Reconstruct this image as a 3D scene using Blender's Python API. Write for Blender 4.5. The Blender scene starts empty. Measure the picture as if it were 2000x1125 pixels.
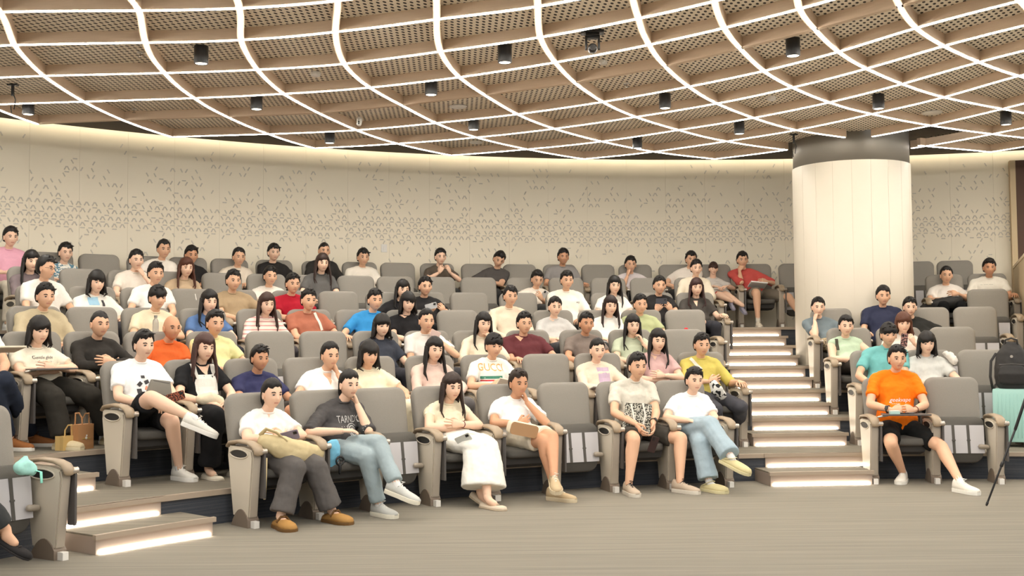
import bpy, bmesh, math, random
import numpy as np
from mathutils import Vector, Matrix, noise
from mathutils.bvhtree import BVHTree

random.seed(7)
C = bpy.context.scene.collection
S = bpy.context.scene
PI = math.pi

# ------------------------------------------------------------------ camera
F_PX, HOR, ROLL, CAM_H = 2200.0, 666.38, -0.0088, 1.4
TH = math.atan((HOR - 562.5) / F_PX)
right, upv, fwd = Vector((1, 0, 0)), Vector((0, -math.sin(TH), math.cos(TH))), Vector((0, math.cos(TH), math.sin(TH)))
cr, sr = math.cos(ROLL), math.sin(ROLL)
cx_, cy_ = right * cr + upv * sr, right * -sr + upv * cr
cam = bpy.data.cameras.new('camera'); camo = bpy.data.objects.new('camera', cam); C.objects.link(camo)
cam.sensor_width = 36; cam.lens = 36 * F_PX / 2000; cam.clip_start = 0.05; cam.clip_end = 100
m = Matrix.Identity(4)
for i, v in enumerate((cx_, cy_, -fwd)):
    for j in range(3): m[j][i] = v[j]
m.translation = Vector((0, 0, CAM_H)); camo.matrix_world = m
S.camera = camo

# ------------------------------------------------------------------ view, world, large lamps
S.view_settings.view_transform = 'Standard'; S.view_settings.look = 'None'
S.view_settings.gamma = 1; S.view_settings.use_curve_mapping = False
S.view_settings.exposure = 0.0
S.cycles.use_denoising = True
S.cycles.max_bounces = 6; S.cycles.diffuse_bounces = 3; S.cycles.glossy_bounces = 3
S.cycles.transmission_bounces = 4; S.cycles.transparent_max_bounces = 6
S.cycles.sample_clamp_indirect = 4.0; S.cycles.caustics_reflective = False; S.cycles.caustics_refractive = False
W = bpy.data.worlds.new('room_ambience'); S.world = W; W.use_nodes = True
W.node_tree.nodes['Background'].inputs[0].default_value = (1.0, 0.97, 0.93, 1)
W.node_tree.nodes['Background'].inputs[1].default_value = 0.80

def area(name, loc, target, size, power, col=(1, .97, .92)):
    l = bpy.data.lights.new(name, 'AREA'); l.shape = 'RECTANGLE'; l.size, l.size_y = size; l.energy = power; l.color = col
    o = bpy.data.objects.new(name, l); C.objects.link(o); o.location = loc
    o.rotation_euler = (Vector(target) - Vector(loc)).to_track_quat('-Z', 'Y').to_euler()
    return o
# fill lamps added to brighten the seating, out of view near the ceiling
area('added_fill_light', (-3.0, 0.5, 4.6), (-1, 10, 0.4), (2.5, 1.2), 88)
area('added_fill_light', (4.5, 0.5, 4.6), (3.5, 11, 0.4), (2.5, 1.2), 88)
area('added_fill_light', (1.0, 3.6, 4.3), (1.2, 9, 0.0), (5.0, 1.2), 62)

# ------------------------------------------------------------------ geometry of the hall
CX, CY, R0, CH, HS, RR, RW, ZT = 3.501, 3.155, 7.7323, .9951, .1308, 1.002, 14.9, 4.267
RF = [R0] + [R0 + 1.1634 + (k - 1) * RR for k in range(1, 7)]       # radius of the front feet of each row
EDGE = [0, 8.127] + [9.40 + RR * (k - 2) for k in range(2, 7)]       # front edge of each tier
ZP = [k * 2 * HS for k in range(8)]
def P(phi, R, z=0.0): return Vector((CX + R * math.sin(phi), CY + R * math.cos(phi), z))
def unproj(x, y, z):
    dx, dy = x - 1000, y - 562.5
    u = cr * dx + sr * dy; v = -sr * dx + cr * dy
    ry = F_PX * math.cos(TH) + v * math.sin(TH); rz = F_PX * math.sin(TH) - v * math.cos(TH)
    t = (z - CAM_H) / rz
    return Vector((u * t, ry * t, z))
def proj(p):
    d = p - Vector((0, 0, CAM_H)); z = d.dot(fwd)
    return 1000 + F_PX * d.dot(cx_) / z, 562.5 - F_PX * d.dot(cy_) / z

# ------------------------------------------------------------------ materials
def lin(c):
    return tuple(((v / 255) / 12.92 if v / 255 <= .04045 else ((v / 255 + .055) / 1.055) ** 2.4) for v in c) + (1,)
MATS = {}
def mat(name, rgb, rough=.6, metal=0, emit=None, estr=0, noise_s=0, noise_amt=0, bump=0, bscale=200, spec=.5, sheen=0):
    if name in MATS: return MATS[name]
    M = bpy.data.materials.new(name); M.use_nodes = True; nt = M.node_tree; b = nt.nodes['Principled BSDF']
    b.inputs['Base Color'].default_value = lin(rgb); b.inputs['Roughness'].default_value = rough
    b.inputs['Metallic'].default_value = metal; b.inputs['Specular IOR Level'].default_value = spec
    if sheen: b.inputs['Sheen Weight'].default_value = sheen
    if emit: b.inputs['Emission Color'].default_value = lin(emit); b.inputs['Emission Strength'].default_value = estr
    if noise_amt or bump:
        tc = nt.nodes.new('ShaderNodeTexCoord')
    if noise_amt:
        n = nt.nodes.new('ShaderNodeTexNoise'); n.inputs['Scale'].default_value = noise_s; n.inputs['Detail'].default_value = 3
        nt.links.new(tc.outputs['Object'], n.inputs['Vector'])
        mx = nt.nodes.new('ShaderNodeMix'); mx.data_type = 'RGBA'
        c = lin(rgb); mx.inputs['A'].default_value = tuple(v * (1 - noise_amt) for v in c[:3]) + (1,)
        mx.inputs['B'].default_value = tuple(min(1, v * (1 + noise_amt)) for v in c[:3]) + (1,)
        nt.links.new(n.outputs['Fac'], mx.inputs['Factor']); nt.links.new(mx.outputs['Result'], b.inputs['Base Color'])
    if bump:
        n2 = nt.nodes.new('ShaderNodeTexNoise'); n2.inputs['Scale'].default_value = bscale
        nt.links.new(tc.outputs['Object'], n2.inputs['Vector'])
        bp = nt.nodes.new('ShaderNodeBump'); bp.inputs['Strength'].default_value = bump; bp.inputs['Distance'].default_value = .002
        nt.links.new(n2.outputs['Fac'], bp.inputs['Height']); nt.links.new(bp.outputs['Normal'], b.inputs['Normal'])
    MATS[name] = M
    return M
def cloth(rgb, rough=.85):
    return mat('cloth_%d_%d_%d' % tuple(rgb), rgb, rough, noise_s=60, noise_amt=.06, bump=.25, bscale=350, spec=.2)
def stripes_mat(name, rgb_a, rgb_b, scale, axis, width=.5, rough=.85, kind='object', soft=.02, noise_mix=0.0):
    """stripes along one object axis"""
    if name in MATS: return MATS[name]
    M = bpy.data.materials.new(name); M.use_nodes = True; nt = M.node_tree; b = nt.nodes['Principled BSDF']
    b.inputs['Roughness'].default_value = rough; b.inputs['Specular IOR Level'].default_value = .2
    tc = nt.nodes.new('ShaderNodeTexCoord'); sp = nt.nodes.new('ShaderNodeSeparateXYZ'); nt.links.new(tc.outputs['Object'], sp.inputs[0])
    mu = nt.nodes.new('ShaderNodeMath'); mu.operation = 'MULTIPLY'; mu.inputs[1].default_value = scale; nt.links.new(sp.outputs[axis], mu.inputs[0])
    fr = nt.nodes.new('ShaderNodeMath'); fr.operation = 'FRACT'; nt.links.new(mu.outputs[0], fr.inputs[0])
    gt = nt.nodes.new('ShaderNodeMath'); gt.operation = 'GREATER_THAN'; gt.inputs[1].default_value = width; nt.links.new(fr.outputs[0], gt.inputs[0])
    mx = nt.nodes.new('ShaderNodeMix'); mx.data_type = 'RGBA'; mx.inputs['A'].default_value = lin(rgb_a); mx.inputs['B'].default_value = lin(rgb_b)
    nt.links.new(gt.outputs[0], mx.inputs['Factor']); nt.links.new(mx.outputs['Result'], b.inputs['Base Color'])
    MATS[name] = M
    return M
def spots_mat(name, rgb_a, rgb_b, scale, thr, rough=.85):
    if name in MATS: return MATS[name]
    M = bpy.data.materials.new(name); M.use_nodes = True; nt = M.node_tree; b = nt.nodes['Principled BSDF']
    b.inputs['Roughness'].default_value = rough
    tc = nt.nodes.new('ShaderNodeTexCoord'); v = nt.nodes.new('ShaderNodeTexNoise'); v.inputs['Scale'].default_value = scale; v.inputs['Detail'].default_value = 1
    nt.links.new(tc.outputs['Object'], v.inputs['Vector'])
    rp = nt.nodes.new('ShaderNodeValToRGB'); rp.color_ramp.interpolation = 'CONSTANT'
    rp.color_ramp.elements[0].color = lin(rgb_a); rp.color_ramp.elements[1].color = lin(rgb_b); rp.color_ramp.elements[1].position = thr
    nt.links.new(v.outputs['Fac'], rp.inputs[0]); nt.links.new(rp.outputs[0], b.inputs['Base Color'])
    MATS[name] = M
    return M

def carpet_mat(name, a, b_, polar=True, freq=26.0):
    """woven carpet with fine bands"""
    M = bpy.data.materials.new(name); M.use_nodes = True; nt = M.node_tree; N = nt.nodes; L = nt.links; b = N['Principled BSDF']
    b.inputs['Roughness'].default_value = .95; b.inputs['Specular IOR Level'].default_value = .1
    tc = N.new('ShaderNodeTexCoord'); mp = N.new('ShaderNodeMapping'); L.new(tc.outputs['Object'], mp.inputs[0])
    mp.inputs['Rotation'].default_value = (0, 0, .06) if polar else (0, 0, 0)
    mp.inputs['Scale'].default_value = (.7, freq, 1) if polar else (1.5, 1.5, freq * 4.5)
    n = N.new('ShaderNodeTexNoise'); n.inputs['Scale'].default_value = 1.0; n.inputs['Detail'].default_value = 4; L.new(mp.outputs[0], n.inputs['Vector'])
    n2 = N.new('ShaderNodeTexNoise'); n2.inputs['Scale'].default_value = 260; L.new(tc.outputs['Object'], n2.inputs['Vector'])
    ad = N.new('ShaderNodeMath'); ad.operation = 'MULTIPLY_ADD'; ad.inputs[1].default_value = .35; L.new(n2.outputs['Fac'], ad.inputs[0]); L.new(n.outputs['Fac'], ad.inputs[2])
    rp = N.new('ShaderNodeValToRGB'); rp.color_ramp.elements[0].position = .40; rp.color_ramp.elements[1].position = .95
    rp.color_ramp.elements[0].color = lin(a); rp.color_ramp.elements[1].color = lin(b_)
    L.new(ad.outputs[0], rp.inputs[0]); L.new(rp.outputs[0], b.inputs['Base Color'])
    bp = N.new('ShaderNodeBump'); bp.inputs['Strength'].default_value = .4; bp.inputs['Distance'].default_value = .003
    L.new(n2.outputs['Fac'], bp.inputs['Height']); L.new(bp.outputs['Normal'], b.inputs['Normal'])
    MATS[name] = M
    return M
M_floor = carpet_mat('carpet_floor', (122, 117, 107), (142, 136, 124))
M_tier = carpet_mat('carpet_tier', (108, 103, 92), (136, 129, 116))
M_riser = carpet_mat('carpet_riser', (56, 61, 70), (88, 89, 92), polar=False)
M_nose = mat('bronze_trim', (172, 156, 138), .4, .1)
M_step = mat('step_laminate', (166, 151, 139), .42, .15, noise_s=3, noise_amt=.06)
M_led = mat('led_strip', (255, 250, 235), .5, emit=(255, 249, 238), estr=36)
M_ledstep = mat('led_step_strip', (255, 250, 235), .5, emit=(255, 240, 220), estr=24)
M_cove = mat('led_cove', (255, 250, 235), .5, emit=(255, 240, 212), estr=17)
M_soffit = mat('soffit_dark', (84, 76, 66), .8)
M_fabric = mat('seat_fabric', (142, 137, 129), .9, noise_s=160, noise_amt=.10, bump=.4, bscale=500, spec=.2)
M_fabdark = mat('seat_fabric_dark', (92, 89, 84), .9, noise_s=160, noise_amt=.10, bump=.4, bscale=500, spec=.2)
M_plast = mat('pedestal_plastic', (208, 198, 180), .45, noise_s=2, noise_amt=.03)
M_plastd = mat('pedestal_edge', (166, 155, 140), .45)
M_cap = mat('armrest_cap', (160, 141, 117), .35)
M_foot = mat('pedestal_foot', (126, 112, 98), .5)
M_white = mat('white_plastic', (232, 228, 220), .4)
M_chrome = mat('pivot_metal', (190, 180, 168), .25, .7)
M_dark = mat('dark_slot', (40, 38, 36), .6)
M_tablet = mat('tablet_grey', (82, 78, 76), .4)
M_pan = mat('seat_pan', (196, 193, 194), .45)
M_black = mat('black_plastic', (18, 18, 19), .4)
M_wall = mat('wall_panel', (240, 230, 208), .7, noise_s=1.2, noise_amt=.02)
M_mark = mat('shaded_engraving', (204, 197, 184), .75)  # greyer than the panels: shade of the engraved facets put into the colour
M_pillar = mat('pillar_white', (212, 203, 186), .5)
M_band = mat('pillar_band', (124, 118, 108), .6)
M_lamp = mat('lamp_lens', (255, 250, 240), .5, emit=(255, 244, 225), estr=6)

def wood_mat():
    M = bpy.data.materials.new('beam_wood'); M.use_nodes = True; nt = M.node_tree; N = nt.nodes; L = nt.links; b = N['Principled BSDF']
    tc = N.new('ShaderNodeTexCoord'); mp = N.new('ShaderNodeMapping'); mp.inputs['Scale'].default_value = (2, 2, 40); L.new(tc.outputs['Object'], mp.inputs[0])
    n = N.new('ShaderNodeTexNoise'); n.inputs['Scale'].default_value = 3; n.inputs['Detail'].default_value = 4; L.new(mp.outputs[0], n.inputs['Vector'])
    rp = N.new('ShaderNodeValToRGB'); rp.color_ramp.elements[0].color = lin((206, 180, 152)); rp.color_ramp.elements[1].color = lin((228, 204, 176))
    L.new(n.outputs['Fac'], rp.inputs[0]); L.new(rp.outputs[0], b.inputs['Base Color']); b.inputs['Roughness'].default_value = .55
    return M
M_wood = wood_mat()
def perf_mat():
    """cream panel with staggered round perforations (world grid turned 20 degrees)"""
    M = bpy.data.materials.new('perforated_panel'); M.use_nodes = True; nt = M.node_tree; N = nt.nodes; L = nt.links; b = N['Principled BSDF']
    tc = N.new('ShaderNodeTexCoord'); mp = N.new('ShaderNodeMapping'); mp.inputs['Rotation'].default_value = (0, 0, .3)
    L.new(tc.outputs['Object'], mp.inputs[0]); sp = N.new('ShaderNodeSeparateXYZ'); L.new(mp.outputs[0], sp.inputs[0])
    def mth(op, a, bb=None, c=None):
        n = N.new('ShaderNodeMath'); n.operation = op
        for i, v in enumerate((a, bb, c)):
            if v is None: continue
            if isinstance(v, (int, float)): n.inputs[i].default_value = v
            else: L.new(v, n.inputs[i])
        return n.outputs[0]
    PX, PY = .057, .078
    u = mth('DIVIDE', sp.outputs[0], PX); v = mth('DIVIDE', sp.outputs[1], PY)
    row = mth('FLOOR', v); par = mth('MODULO', mth('ABSOLUTE', row), 2.0)
    uu = mth('ADD', u, mth('MULTIPLY', par, .5))
    fu = mth('SUBTRACT', mth('FRACT', uu), .5); fv = mth('SUBTRACT', mth('FRACT', v), .5)
    du = mth('MULTIPLY', fu, PX); dv = mth('MULTIPLY', fv, PY)
    r = mth('SQRT', mth('ADD', mth('MULTIPLY', du, du), mth('MULTIPLY', mth('MULTIPLY', dv, dv), .24)))
    hole = mth('LESS_THAN', r, .0128)
    mx = N.new('ShaderNodeMix'); mx.data_type = 'RGBA'; mx.inputs['A'].default_value = lin((244, 232, 212)); mx.inputs['B'].default_value = lin((30, 26, 22))
    L.new(hole, mx.inputs['Factor']); L.new(mx.outputs['Result'], b.inputs['Base Color']); b.inputs['Roughness'].default_value = .7
    return M
M_perf = perf_mat()

# ------------------------------------------------------------------ mesh helpers
class Acc:
    def __init__(s): s.v = []; s.f = []; s.m = []
    def add(s, v, f, mi=0):
        o = len(s.v); s.v += [tuple(x) for x in v]; s.f += [tuple(i + o for i in q) for q in f]; s.m += [mi] * len(f)
    def box(s, lo, hi, mi=0, M=None):
        v = [Vector((x, y, z)) for z in (lo[2], hi[2]) for y in (lo[1], hi[1]) for x in (lo[0], hi[0])]
        if M: v = [M @ p for p in v]
        s.add(v, [(0, 2, 3, 1), (4, 5, 7, 6), (0, 1, 5, 4), (2, 6, 7, 3), (0, 4, 6, 2), (1, 3, 7, 5)], mi)
    def prism(s, poly, axis, a, b, mi=0, inv=False):
        """extrude a 2-D outline along an axis"""
        def pt(p, t):
            return {'x': (t, p[0], p[1]), 'y': (p[0], t, p[1]), 'z': (p[0], p[1], t)}[axis]
        n = len(poly); v = [pt(p, a) for p in poly] + [pt(p, b) for p in poly]
        f = [tuple(range(n)), tuple(range(2 * n - 1, n - 1, -1))] + [(i, n + i, n + (i + 1) % n, (i + 1) % n) for i in range(n)]
        s.add(v, f, mi)
    def loft(s, rings, mi=0, cap=True, closed=True):
        """rings: lists of equally many points"""
        n = len(rings[0]); v = [p for r in rings for p in r]; f = []
        for i in range(len(rings) - 1):
            for j in range(n if closed else n - 1):
                k = (j + 1) % n
                f.append((i * n + j, i * n + k, (i + 1) * n + k, (i + 1) * n + j))
        if cap: f += [tuple(range(n - 1, -1, -1)), tuple((len(rings) - 1) * n + j for j in range(n))]
        s.add(v, f, mi)
    def tube(s, pts, rad, n=8, mi=0, up=None, round_ends=True):
        """rad: list of r or (rx, ry)"""
        pts = [Vector(p) for p in pts]; rings = []; rad = list(rad)
        if round_ends:
            d0 = (pts[0] - pts[1]).normalized(); d1 = (pts[-1] - pts[-2]).normalized()
            def sc(r, k): return (r[0] * k, r[1] * k) if isinstance(r, tuple) else r * k
            def mn(r): return min(r) if isinstance(r, tuple) else r
            a, b = rad[0], rad[-1]
            pts = [pts[0] + d0 * mn(a) * .8, pts[0] + d0 * mn(a) * .5] + pts + [pts[-1] + d1 * mn(b) * .5, pts[-1] + d1 * mn(b) * .8]
            rad = [sc(a, .45), sc(a, .82)] + rad + [sc(b, .82), sc(b, .45)]
        x = None
        for i, p in enumerate(pts):
            t = (pts[min(i + 1, len(pts) - 1)] - pts[max(i - 1, 0)]).normalized()
            if x is None:
                x = (Vector(up) if up else (Vector((1, 0, 0)) if abs(t.x) < .8 else Vector((0, 0, 1))))
            x = (x - t * x.dot(t)).normalized(); y = t.cross(x)
            r = rad[i]; rx, ry = r if isinstance(r, tuple) else (r, r)
            rings.append([p + x * rx * math.cos(2 * PI * j / n) + y * ry * math.sin(2 * PI * j / n) for j in range(n)])
        s.loft(rings, mi)
    def disc_cyl(s, c, axis, r, h, n=14, mi=0):
        c = Vector(c); axis = Vector(axis).normalized(); x = axis.orthogonal().normalized(); y = axis.cross(x)
        rx, ry = r if isinstance(r, tuple) else (r, r)
        s.loft([[c + axis * t + x * rx * math.cos(2 * PI * j / n) + y * ry * math.sin(2 * PI * j / n) for j in range(n)] for t in (0, h)], mi)
    def mesh(s, name, mats, smooth=False, fixn=True):
        me = bpy.data.meshes.new(name); me.from_pydata(s.v, [], s.f)
        for mt in mats: me.materials.append(mt)
        if len(mats) > 1: me.polygons.foreach_set('material_index', s.m)
        if fixn:
            bm = bmesh.new(); bm.from_mesh(me); bmesh.ops.recalc_face_normals(bm, faces=bm.faces); bm.to_mesh(me); bm.free()
        if smooth: me.polygons.foreach_set('use_smooth', [True] * len(me.polygons))
        me.update(); return me
def put(name, me, parent=None, loc=None, rot=None, kind=None):
    o = bpy.data.objects.new(name, me); C.objects.link(o)
    if parent: o.parent = parent
    if loc is not None: o.location = loc
    if rot is not None: o.rotation_euler = rot
    if kind: o['kind'] = kind
    return o
def build(acc, name, mats, parent=None, smooth=False, bevel=0, **k):
    if not isinstance(mats, (list, tuple)): mats = [mats]
    me = acc.mesh(name, mats, smooth)
    if bevel:
        bm = bmesh.new(); bm.from_mesh(me)
        bmesh.ops.bevel(bm, geom=[e for e in bm.edges if e.is_manifold and e.calc_face_angle(0) > .6], offset=bevel, segments=2, affect='EDGES', profile=.7)
        bm.to_mesh(me); bm.free(); me.polygons.foreach_set('use_smooth', [True] * len(me.polygons))
        me.set_sharp_from_angle(angle=.7)
    return put(name, me, parent, **k)
def thing(name, label, cat, loc=(0, 0, 0), rotz=0, group=None):
    o = bpy.data.objects.new(name, None); C.objects.link(o); o.empty_display_size = .1
    o.location = loc; o.rotation_euler = (0, 0, rotz); o['label'] = label; o['category'] = cat
    if group: o['group'] = group
    return o
def tag(o, label, cat, group=None):
    o['label'] = label; o['category'] = cat
    if group: o['group'] = group
    return o
def arc(phi0, phi1, R, z, n): return [P(phi0 + (phi1 - phi0) * i / n, R, z) for i in range(n + 1)]
def sector(acc, phi0, phi1, Ra, Rb, z0, z1, n=24, mi=0, R_a=None):
    rings = []
    for i in range(n + 1):
        ph = phi0 + (phi1 - phi0) * i / n
        rings.append([P(ph, Ra, z0), P(ph, Rb, z0), P(ph, Rb, z1), P(ph, Ra, z1)])
    acc.loft(rings, mi)

# ------------------------------------------------------------------ floor and tiers
a = Acc(); a.box((-9, -4, -.1), (14, 20, 0)); build(a, 'floor', M_floor, kind='structure')
PL, PR = -1.32, .50
for k in range(1, 7):
    Ra = EDGE[k]; Rb = EDGE[k + 1] + .05 if k < 6 else 15.2
    a = Acc(); sector(a, PL, PR, Ra, Rb, 0, ZP[k] - .012, 60)
    t = build(a, 'seating_tier', M_riser, kind='structure')
    a = Acc(); sector(a, PL, PR, Ra - .005, Rb, ZP[k] - .012, ZP[k], 60); build(a, 'tier_carpet', M_tier, t)
    a = Acc(); sector(a, PL, PR, Ra - .022, Ra + .03, ZP[k] - .036, ZP[k] + .004, 60); build(a, 'tier_nosing', M_nose, t)
# steps of the two aisles
LP = {0: -.138, 1: -.125, 2: -.107, 3: -.092, 5: -.070, 8: -.058, 11: -.032}
RP_ = {0: -.009, 1: .0, 2: .006, 3: .013, 8: .026, 9: .029, 10: .031, 11: .033}
def interp(d, n):
    ks = sorted(d); return float(np.interp(n, ks, [d[k] for k in ks]))
def step_face(n, R, pl, pr, tread_to, z):
    """riser board with its glowing strip and tread; n-th riser, z of its foot"""
    st = bpy.data.objects.new('stair_step', None); C.objects.link(st); st['kind'] = 'structure'
    a = Acc(); sector(a, pl, pr, R, tread_to, z + .001, z + HS - .012, 8); build(a, 'riser_board', M_step, st)
    if tread_to - R > .1:
        a = Acc(); sector(a, pl, pr, R - .01, tread_to, z + HS - .012, z + HS, 8); build(a, 'tread_carpet', M_tier, st)
    a = Acc(); sector(a, pl - .002, pr + .002, R - .024, R + .012, z + HS - .03, z + HS + .004, 8); build(a, 'nosing', M_nose, st)
    a = Acc(); sector(a, pl + .003, pr - .003, R - .014, R + .002, z + .004, z + .024, 8); build(a, 'light_strip', M_ledstep, st)
for n in range(12):
    k = n // 2 + 1; z = n * HS
    R = (7.70 if n == 0 else EDGE[k] - .48) if n % 2 == 0 else EDGE[k] - .012
    step_face(n, R, interp(LP, n), interp(RP_, n), EDGE[k] + .0 if n % 2 == 0 else EDGE[k] + .004, z)
for n, pl, pr in ((0, -.958, -.836), (1, -.975, -.857), (2, -.985, -.866), (3, -1.0, -.875)):
    k = n // 2 + 1; z = n * HS
    R = (7.69 if n == 0 else EDGE[k] - .48) if n % 2 == 0 else EDGE[k] - .012
    step_face(n, R, pl, pr, EDGE[k] if n % 2 == 0 else EDGE[k] + .004, z)

# ------------------------------------------------------------------ back wall: separate panels, engraved marks
wb = bpy.data.objects.new('wall_back', None); C.objects.link(wb); wb['kind'] = 'structure'
DPH = .0428; ph = -1.01
while ph < .47:
    a = Acc(); sector(a, ph + .00007, ph + DPH - .00007, RW, RW + .03, 1.4, 4.52, 3); build(a, 'wall_panel', M_wall, wb); ph += DPH
a = Acc(); sector(a, -1.25, .50, RW + .032, RW + .12, 1.3, 4.6, 40); build(a, 'wall_backing', M_soffit, wb)
rnd = random.Random(3)
a = Acc(); ED = .105; HT = ED * math.sqrt(3) / 2
nc = int(1.46 * RW / ED); nr = int(2.75 / HT)
def engr(p0, p1):
    (s0, z0), (s1, z1) = p0, p1
    dx, dz = s1 - s0, z1 - z0; L = math.hypot(dx, dz); ux, uz = dx / L, dz / L; nx, nz = -uz, ux
    if nz > 0: nx, nz = -nx, -nz
    s0 += ux * .024; z0 += uz * .024; s1 -= ux * .024; z1 -= uz * .024; w = .016
    def q(s, z, dr): return P(-1.01 + s / RW, RW - dr, z)
    v = [q(s0, z0, .0), q(s1, z1, .0), q(s1 + nx * w, z1 + nz * w, .007), q(s0 + nx * w, z0 + nz * w, .007), q(s0 + nx * w, z0 + nz * w, -.001), q(s1 + nx * w, z1 + nz * w, -.001)]
    a.add(v, [(0, 1, 2, 3), (3, 2, 5, 4), (0, 3, 4), (1, 5, 2)])
for r in range(nr):
    z = 1.60 + r * HT
    dens = .03
    zz = z - 1.4
    if 1.50 < zz < 1.90: dens = .95
    elif zz >= 1.90: dens = max(.0, .42 * (1 - (zz - 1.90) / .92))
    else: dens = max(.04, .30 - (1.50 - zz) * .5)
    for c in range(nc):
        s = (c + (r % 2) * .5) * ED; d = dens
        if not 1.5 < zz < 1.9: d = max(0, min(.9, dens * (1 + 1.6 * noise.noise(Vector((s * 2.2, z * 2.6, 0))))))
        if rnd.random() < d * .75: engr((s, z), (s + ED / 2, z + HT))
        if rnd.random() < d: engr((s, z), (s - ED / 2, z + HT))
        if rnd.random() < d * (.6 if d > .9 else .2): engr((s, z), (s + ED, z))
o = build(a, 'engraved_strokes', M_mark, wb); o['kind'] = 'stuff'
# dark soffit, cove with its lamp strip
cl = bpy.data.objects.new('ceiling', None); C.objects.link(cl); cl['kind'] = 'structure'
a = Acc(); sector(a, -1.25, .50, 12.0, RW - .16, ZT, ZT + .03, 60); build(a, 'soffit_band', M_soffit, cl)
a = Acc(); sector(a, -1.25, .50, 11.5, RW + .1, 4.56, 4.6, 40); build(a, 'cove_roof', M_soffit, cl)
a = Acc(); sector(a, -1.2, .48, RW - .20, RW - .165, ZT + .035, ZT + .06, 60); build(a, 'cove_light_strip', M_cove, cl)

# ------------------------------------------------------------------ pillar
pd = unproj(1661, 320, 3.75) ; dirp = Vector((pd.x, pd.y)).normalized()
Rp = 12.25; best = None
for i in range(600):
    t = 13 + i * .01; q = dirp * t
    e = abs(math.hypot(q.x - CX, q.y - CY) - Rp)
    if best is None or e < best[0]: best = (e, q.copy(), t)
PC = best[1]; PRAD = best[2] * 111.5 / F_PX * math.cos(math.atan(661 / F_PX)) ** 1
PZ1 = CAM_H + (HOR - 316) / F_PX * (PC.y - PRAD * .95); PZ2 = CAM_H + (HOR - 247) / F_PX * (PC.y - PRAD * .95)
a = Acc(); a.loft([[Vector((PC.x + PRAD * math.cos(t / 64 * 2 * PI), PC.y + PRAD * math.sin(t / 64 * 2 * PI), z)) for t in range(64)] for z in (.0, PZ1)])
pil = build(a, 'pillar', M_pillar, smooth=False, kind='structure')
a = Acc(); a.loft([[Vector((PC.x + (PRAD - .012) * math.cos(t / 64 * 2 * PI), PC.y + (PRAD - .012) * math.sin(t / 64 * 2 * PI), z)) for t in range(64)] for z in (PZ1, PZ2)])
build(a, 'pillar_band', M_band, pil)
for o_ in [pil] + list(pil.children):
    for p_ in o_.data.polygons: p_.use_smooth = len(p_.vertices) == 4
a = Acc()
for t in (200, 218, 236, 254, 272, 290, 308, 326):      # joints of the cladding sheets
    tt = math.radians(t); q = Vector((PC.x + PRAD * math.cos(tt), PC.y + PRAD * math.sin(tt), 0)); M_ = Matrix.Translation(q) @ Matrix.Rotation(tt, 4, 'Z')
    a.box((-.002, -.0015, 1.0), (.0008, .0015, PZ1), 0, M_)
build(a, 'cladding_joint', M_plast, pil)

# ------------------------------------------------------------------ lattice ceiling
NODES = {1:{1:(0,24.5),2:(26,89),3:(84,149),4:(163,199.5),5:(241,236),6:(334,268)},
2:{1:(273,22),2:(285,84),3:(322,143.5),4:(380,192.5),5:(444.5,229),6:(525,262.5),7:(614,290)},
3:{1:(467,17.5),2:(469,79),3:(502,137),4:(553,184),5:(623,222),6:(696.5,255),7:(776,281),8:(881,304)},
4:{1:(660,3),2:(655,63),3:(671,126),4:(722,172),5:(785,206.5),6:(851,241),7:(930,269),8:(1030,292),9:(1140,311)},
5:{2:(853,38.5),3:(860,101.5),4:(897,152),5:(947.5,187),6:(1010.5,224),7:(1082,252),8:(1175,277),9:(1276.5,297),10:(1396,311)},
6:{2:(1051,14),3:(1054,74),4:(1084,123),5:(1122.5,163),6:(1177,200),7:(1241.5,229),8:(1326,254.5),9:(1419,276.5)},
7:{3:(1248,37),4:(1268,88.5),5:(1300,131),6:(1345.5,170),7:(1400,203),8:(1471.5,231),9:(1554,255),11:(1807.5,286),12:(1935,297.5)},
8:{3:(1394.5,3.5),4:(1414,56),5:(1445,96),6:(1491,140),7:(1547,171.5),8:(1620,201),9:(1702.5,223),10:(1818,246),11:(1937,262.5)},
9:{4:(1561,19),5:(1592,59.5),6:(1638,102.5),7:(1692,135),8:(1762,165),9:(1842.5,191),10:(1958,213.5)},
10:{6:(1788,56),7:(1842.5,91),8:(1912.5,122.5),9:(1988,149)}}
ZB = 4.0; BH = .105
src = [(aa, bb, *unproj(x, y, ZB)[:2]) for bb in NODES for aa, (x, y) in NODES[bb].items()]
src = np.array(src)
def tps_k(r2): return np.where(r2 > 1e-9, r2 * np.log(r2 + 1e-12), 0)
A_ = src[:, :2]; n_ = len(A_)
K = tps_k(((A_[:, None] - A_[None]) ** 2).sum(-1)) + np.eye(n_) * .25
Pm = np.c_[np.ones(n_), A_]
Lm = np.block([[K, Pm], [Pm.T, np.zeros((3, 3))]])
Wt = np.linalg.solve(Lm, np.r_[src[:, 2:], np.zeros((3, 2))])
def G(aa, bb):
    q = np.array([aa, bb]); r2 = ((A_ - q) ** 2).sum(-1)
    v = tps_k(r2) @ Wt[:n_] + np.r_[1, q] @ Wt[n_:]
    return Vector((v[0], v[1], 0))
def ribbon(acc, pts, w, z0, z1, mi=0):
    rings = []
    for i, p in enumerate(pts):
        t = (pts[min(i + 1, len(pts) - 1)] - pts[max(0, i - 1)]).normalized(); nrm = Vector((-t.y, t.x, 0)) * w / 2
        rings.append([Vector((*(p + nrm)[:2], z0)), Vector((*(p - nrm)[:2], z0)), Vector((*(p - nrm)[:2], z1)), Vector((*(p + nrm)[:2], z1))])
    acc.loft(rings, mi)
AMIN, AMAX, BMIN, BMAX, DMIN = -1, 16, -2, 14, -8
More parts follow.
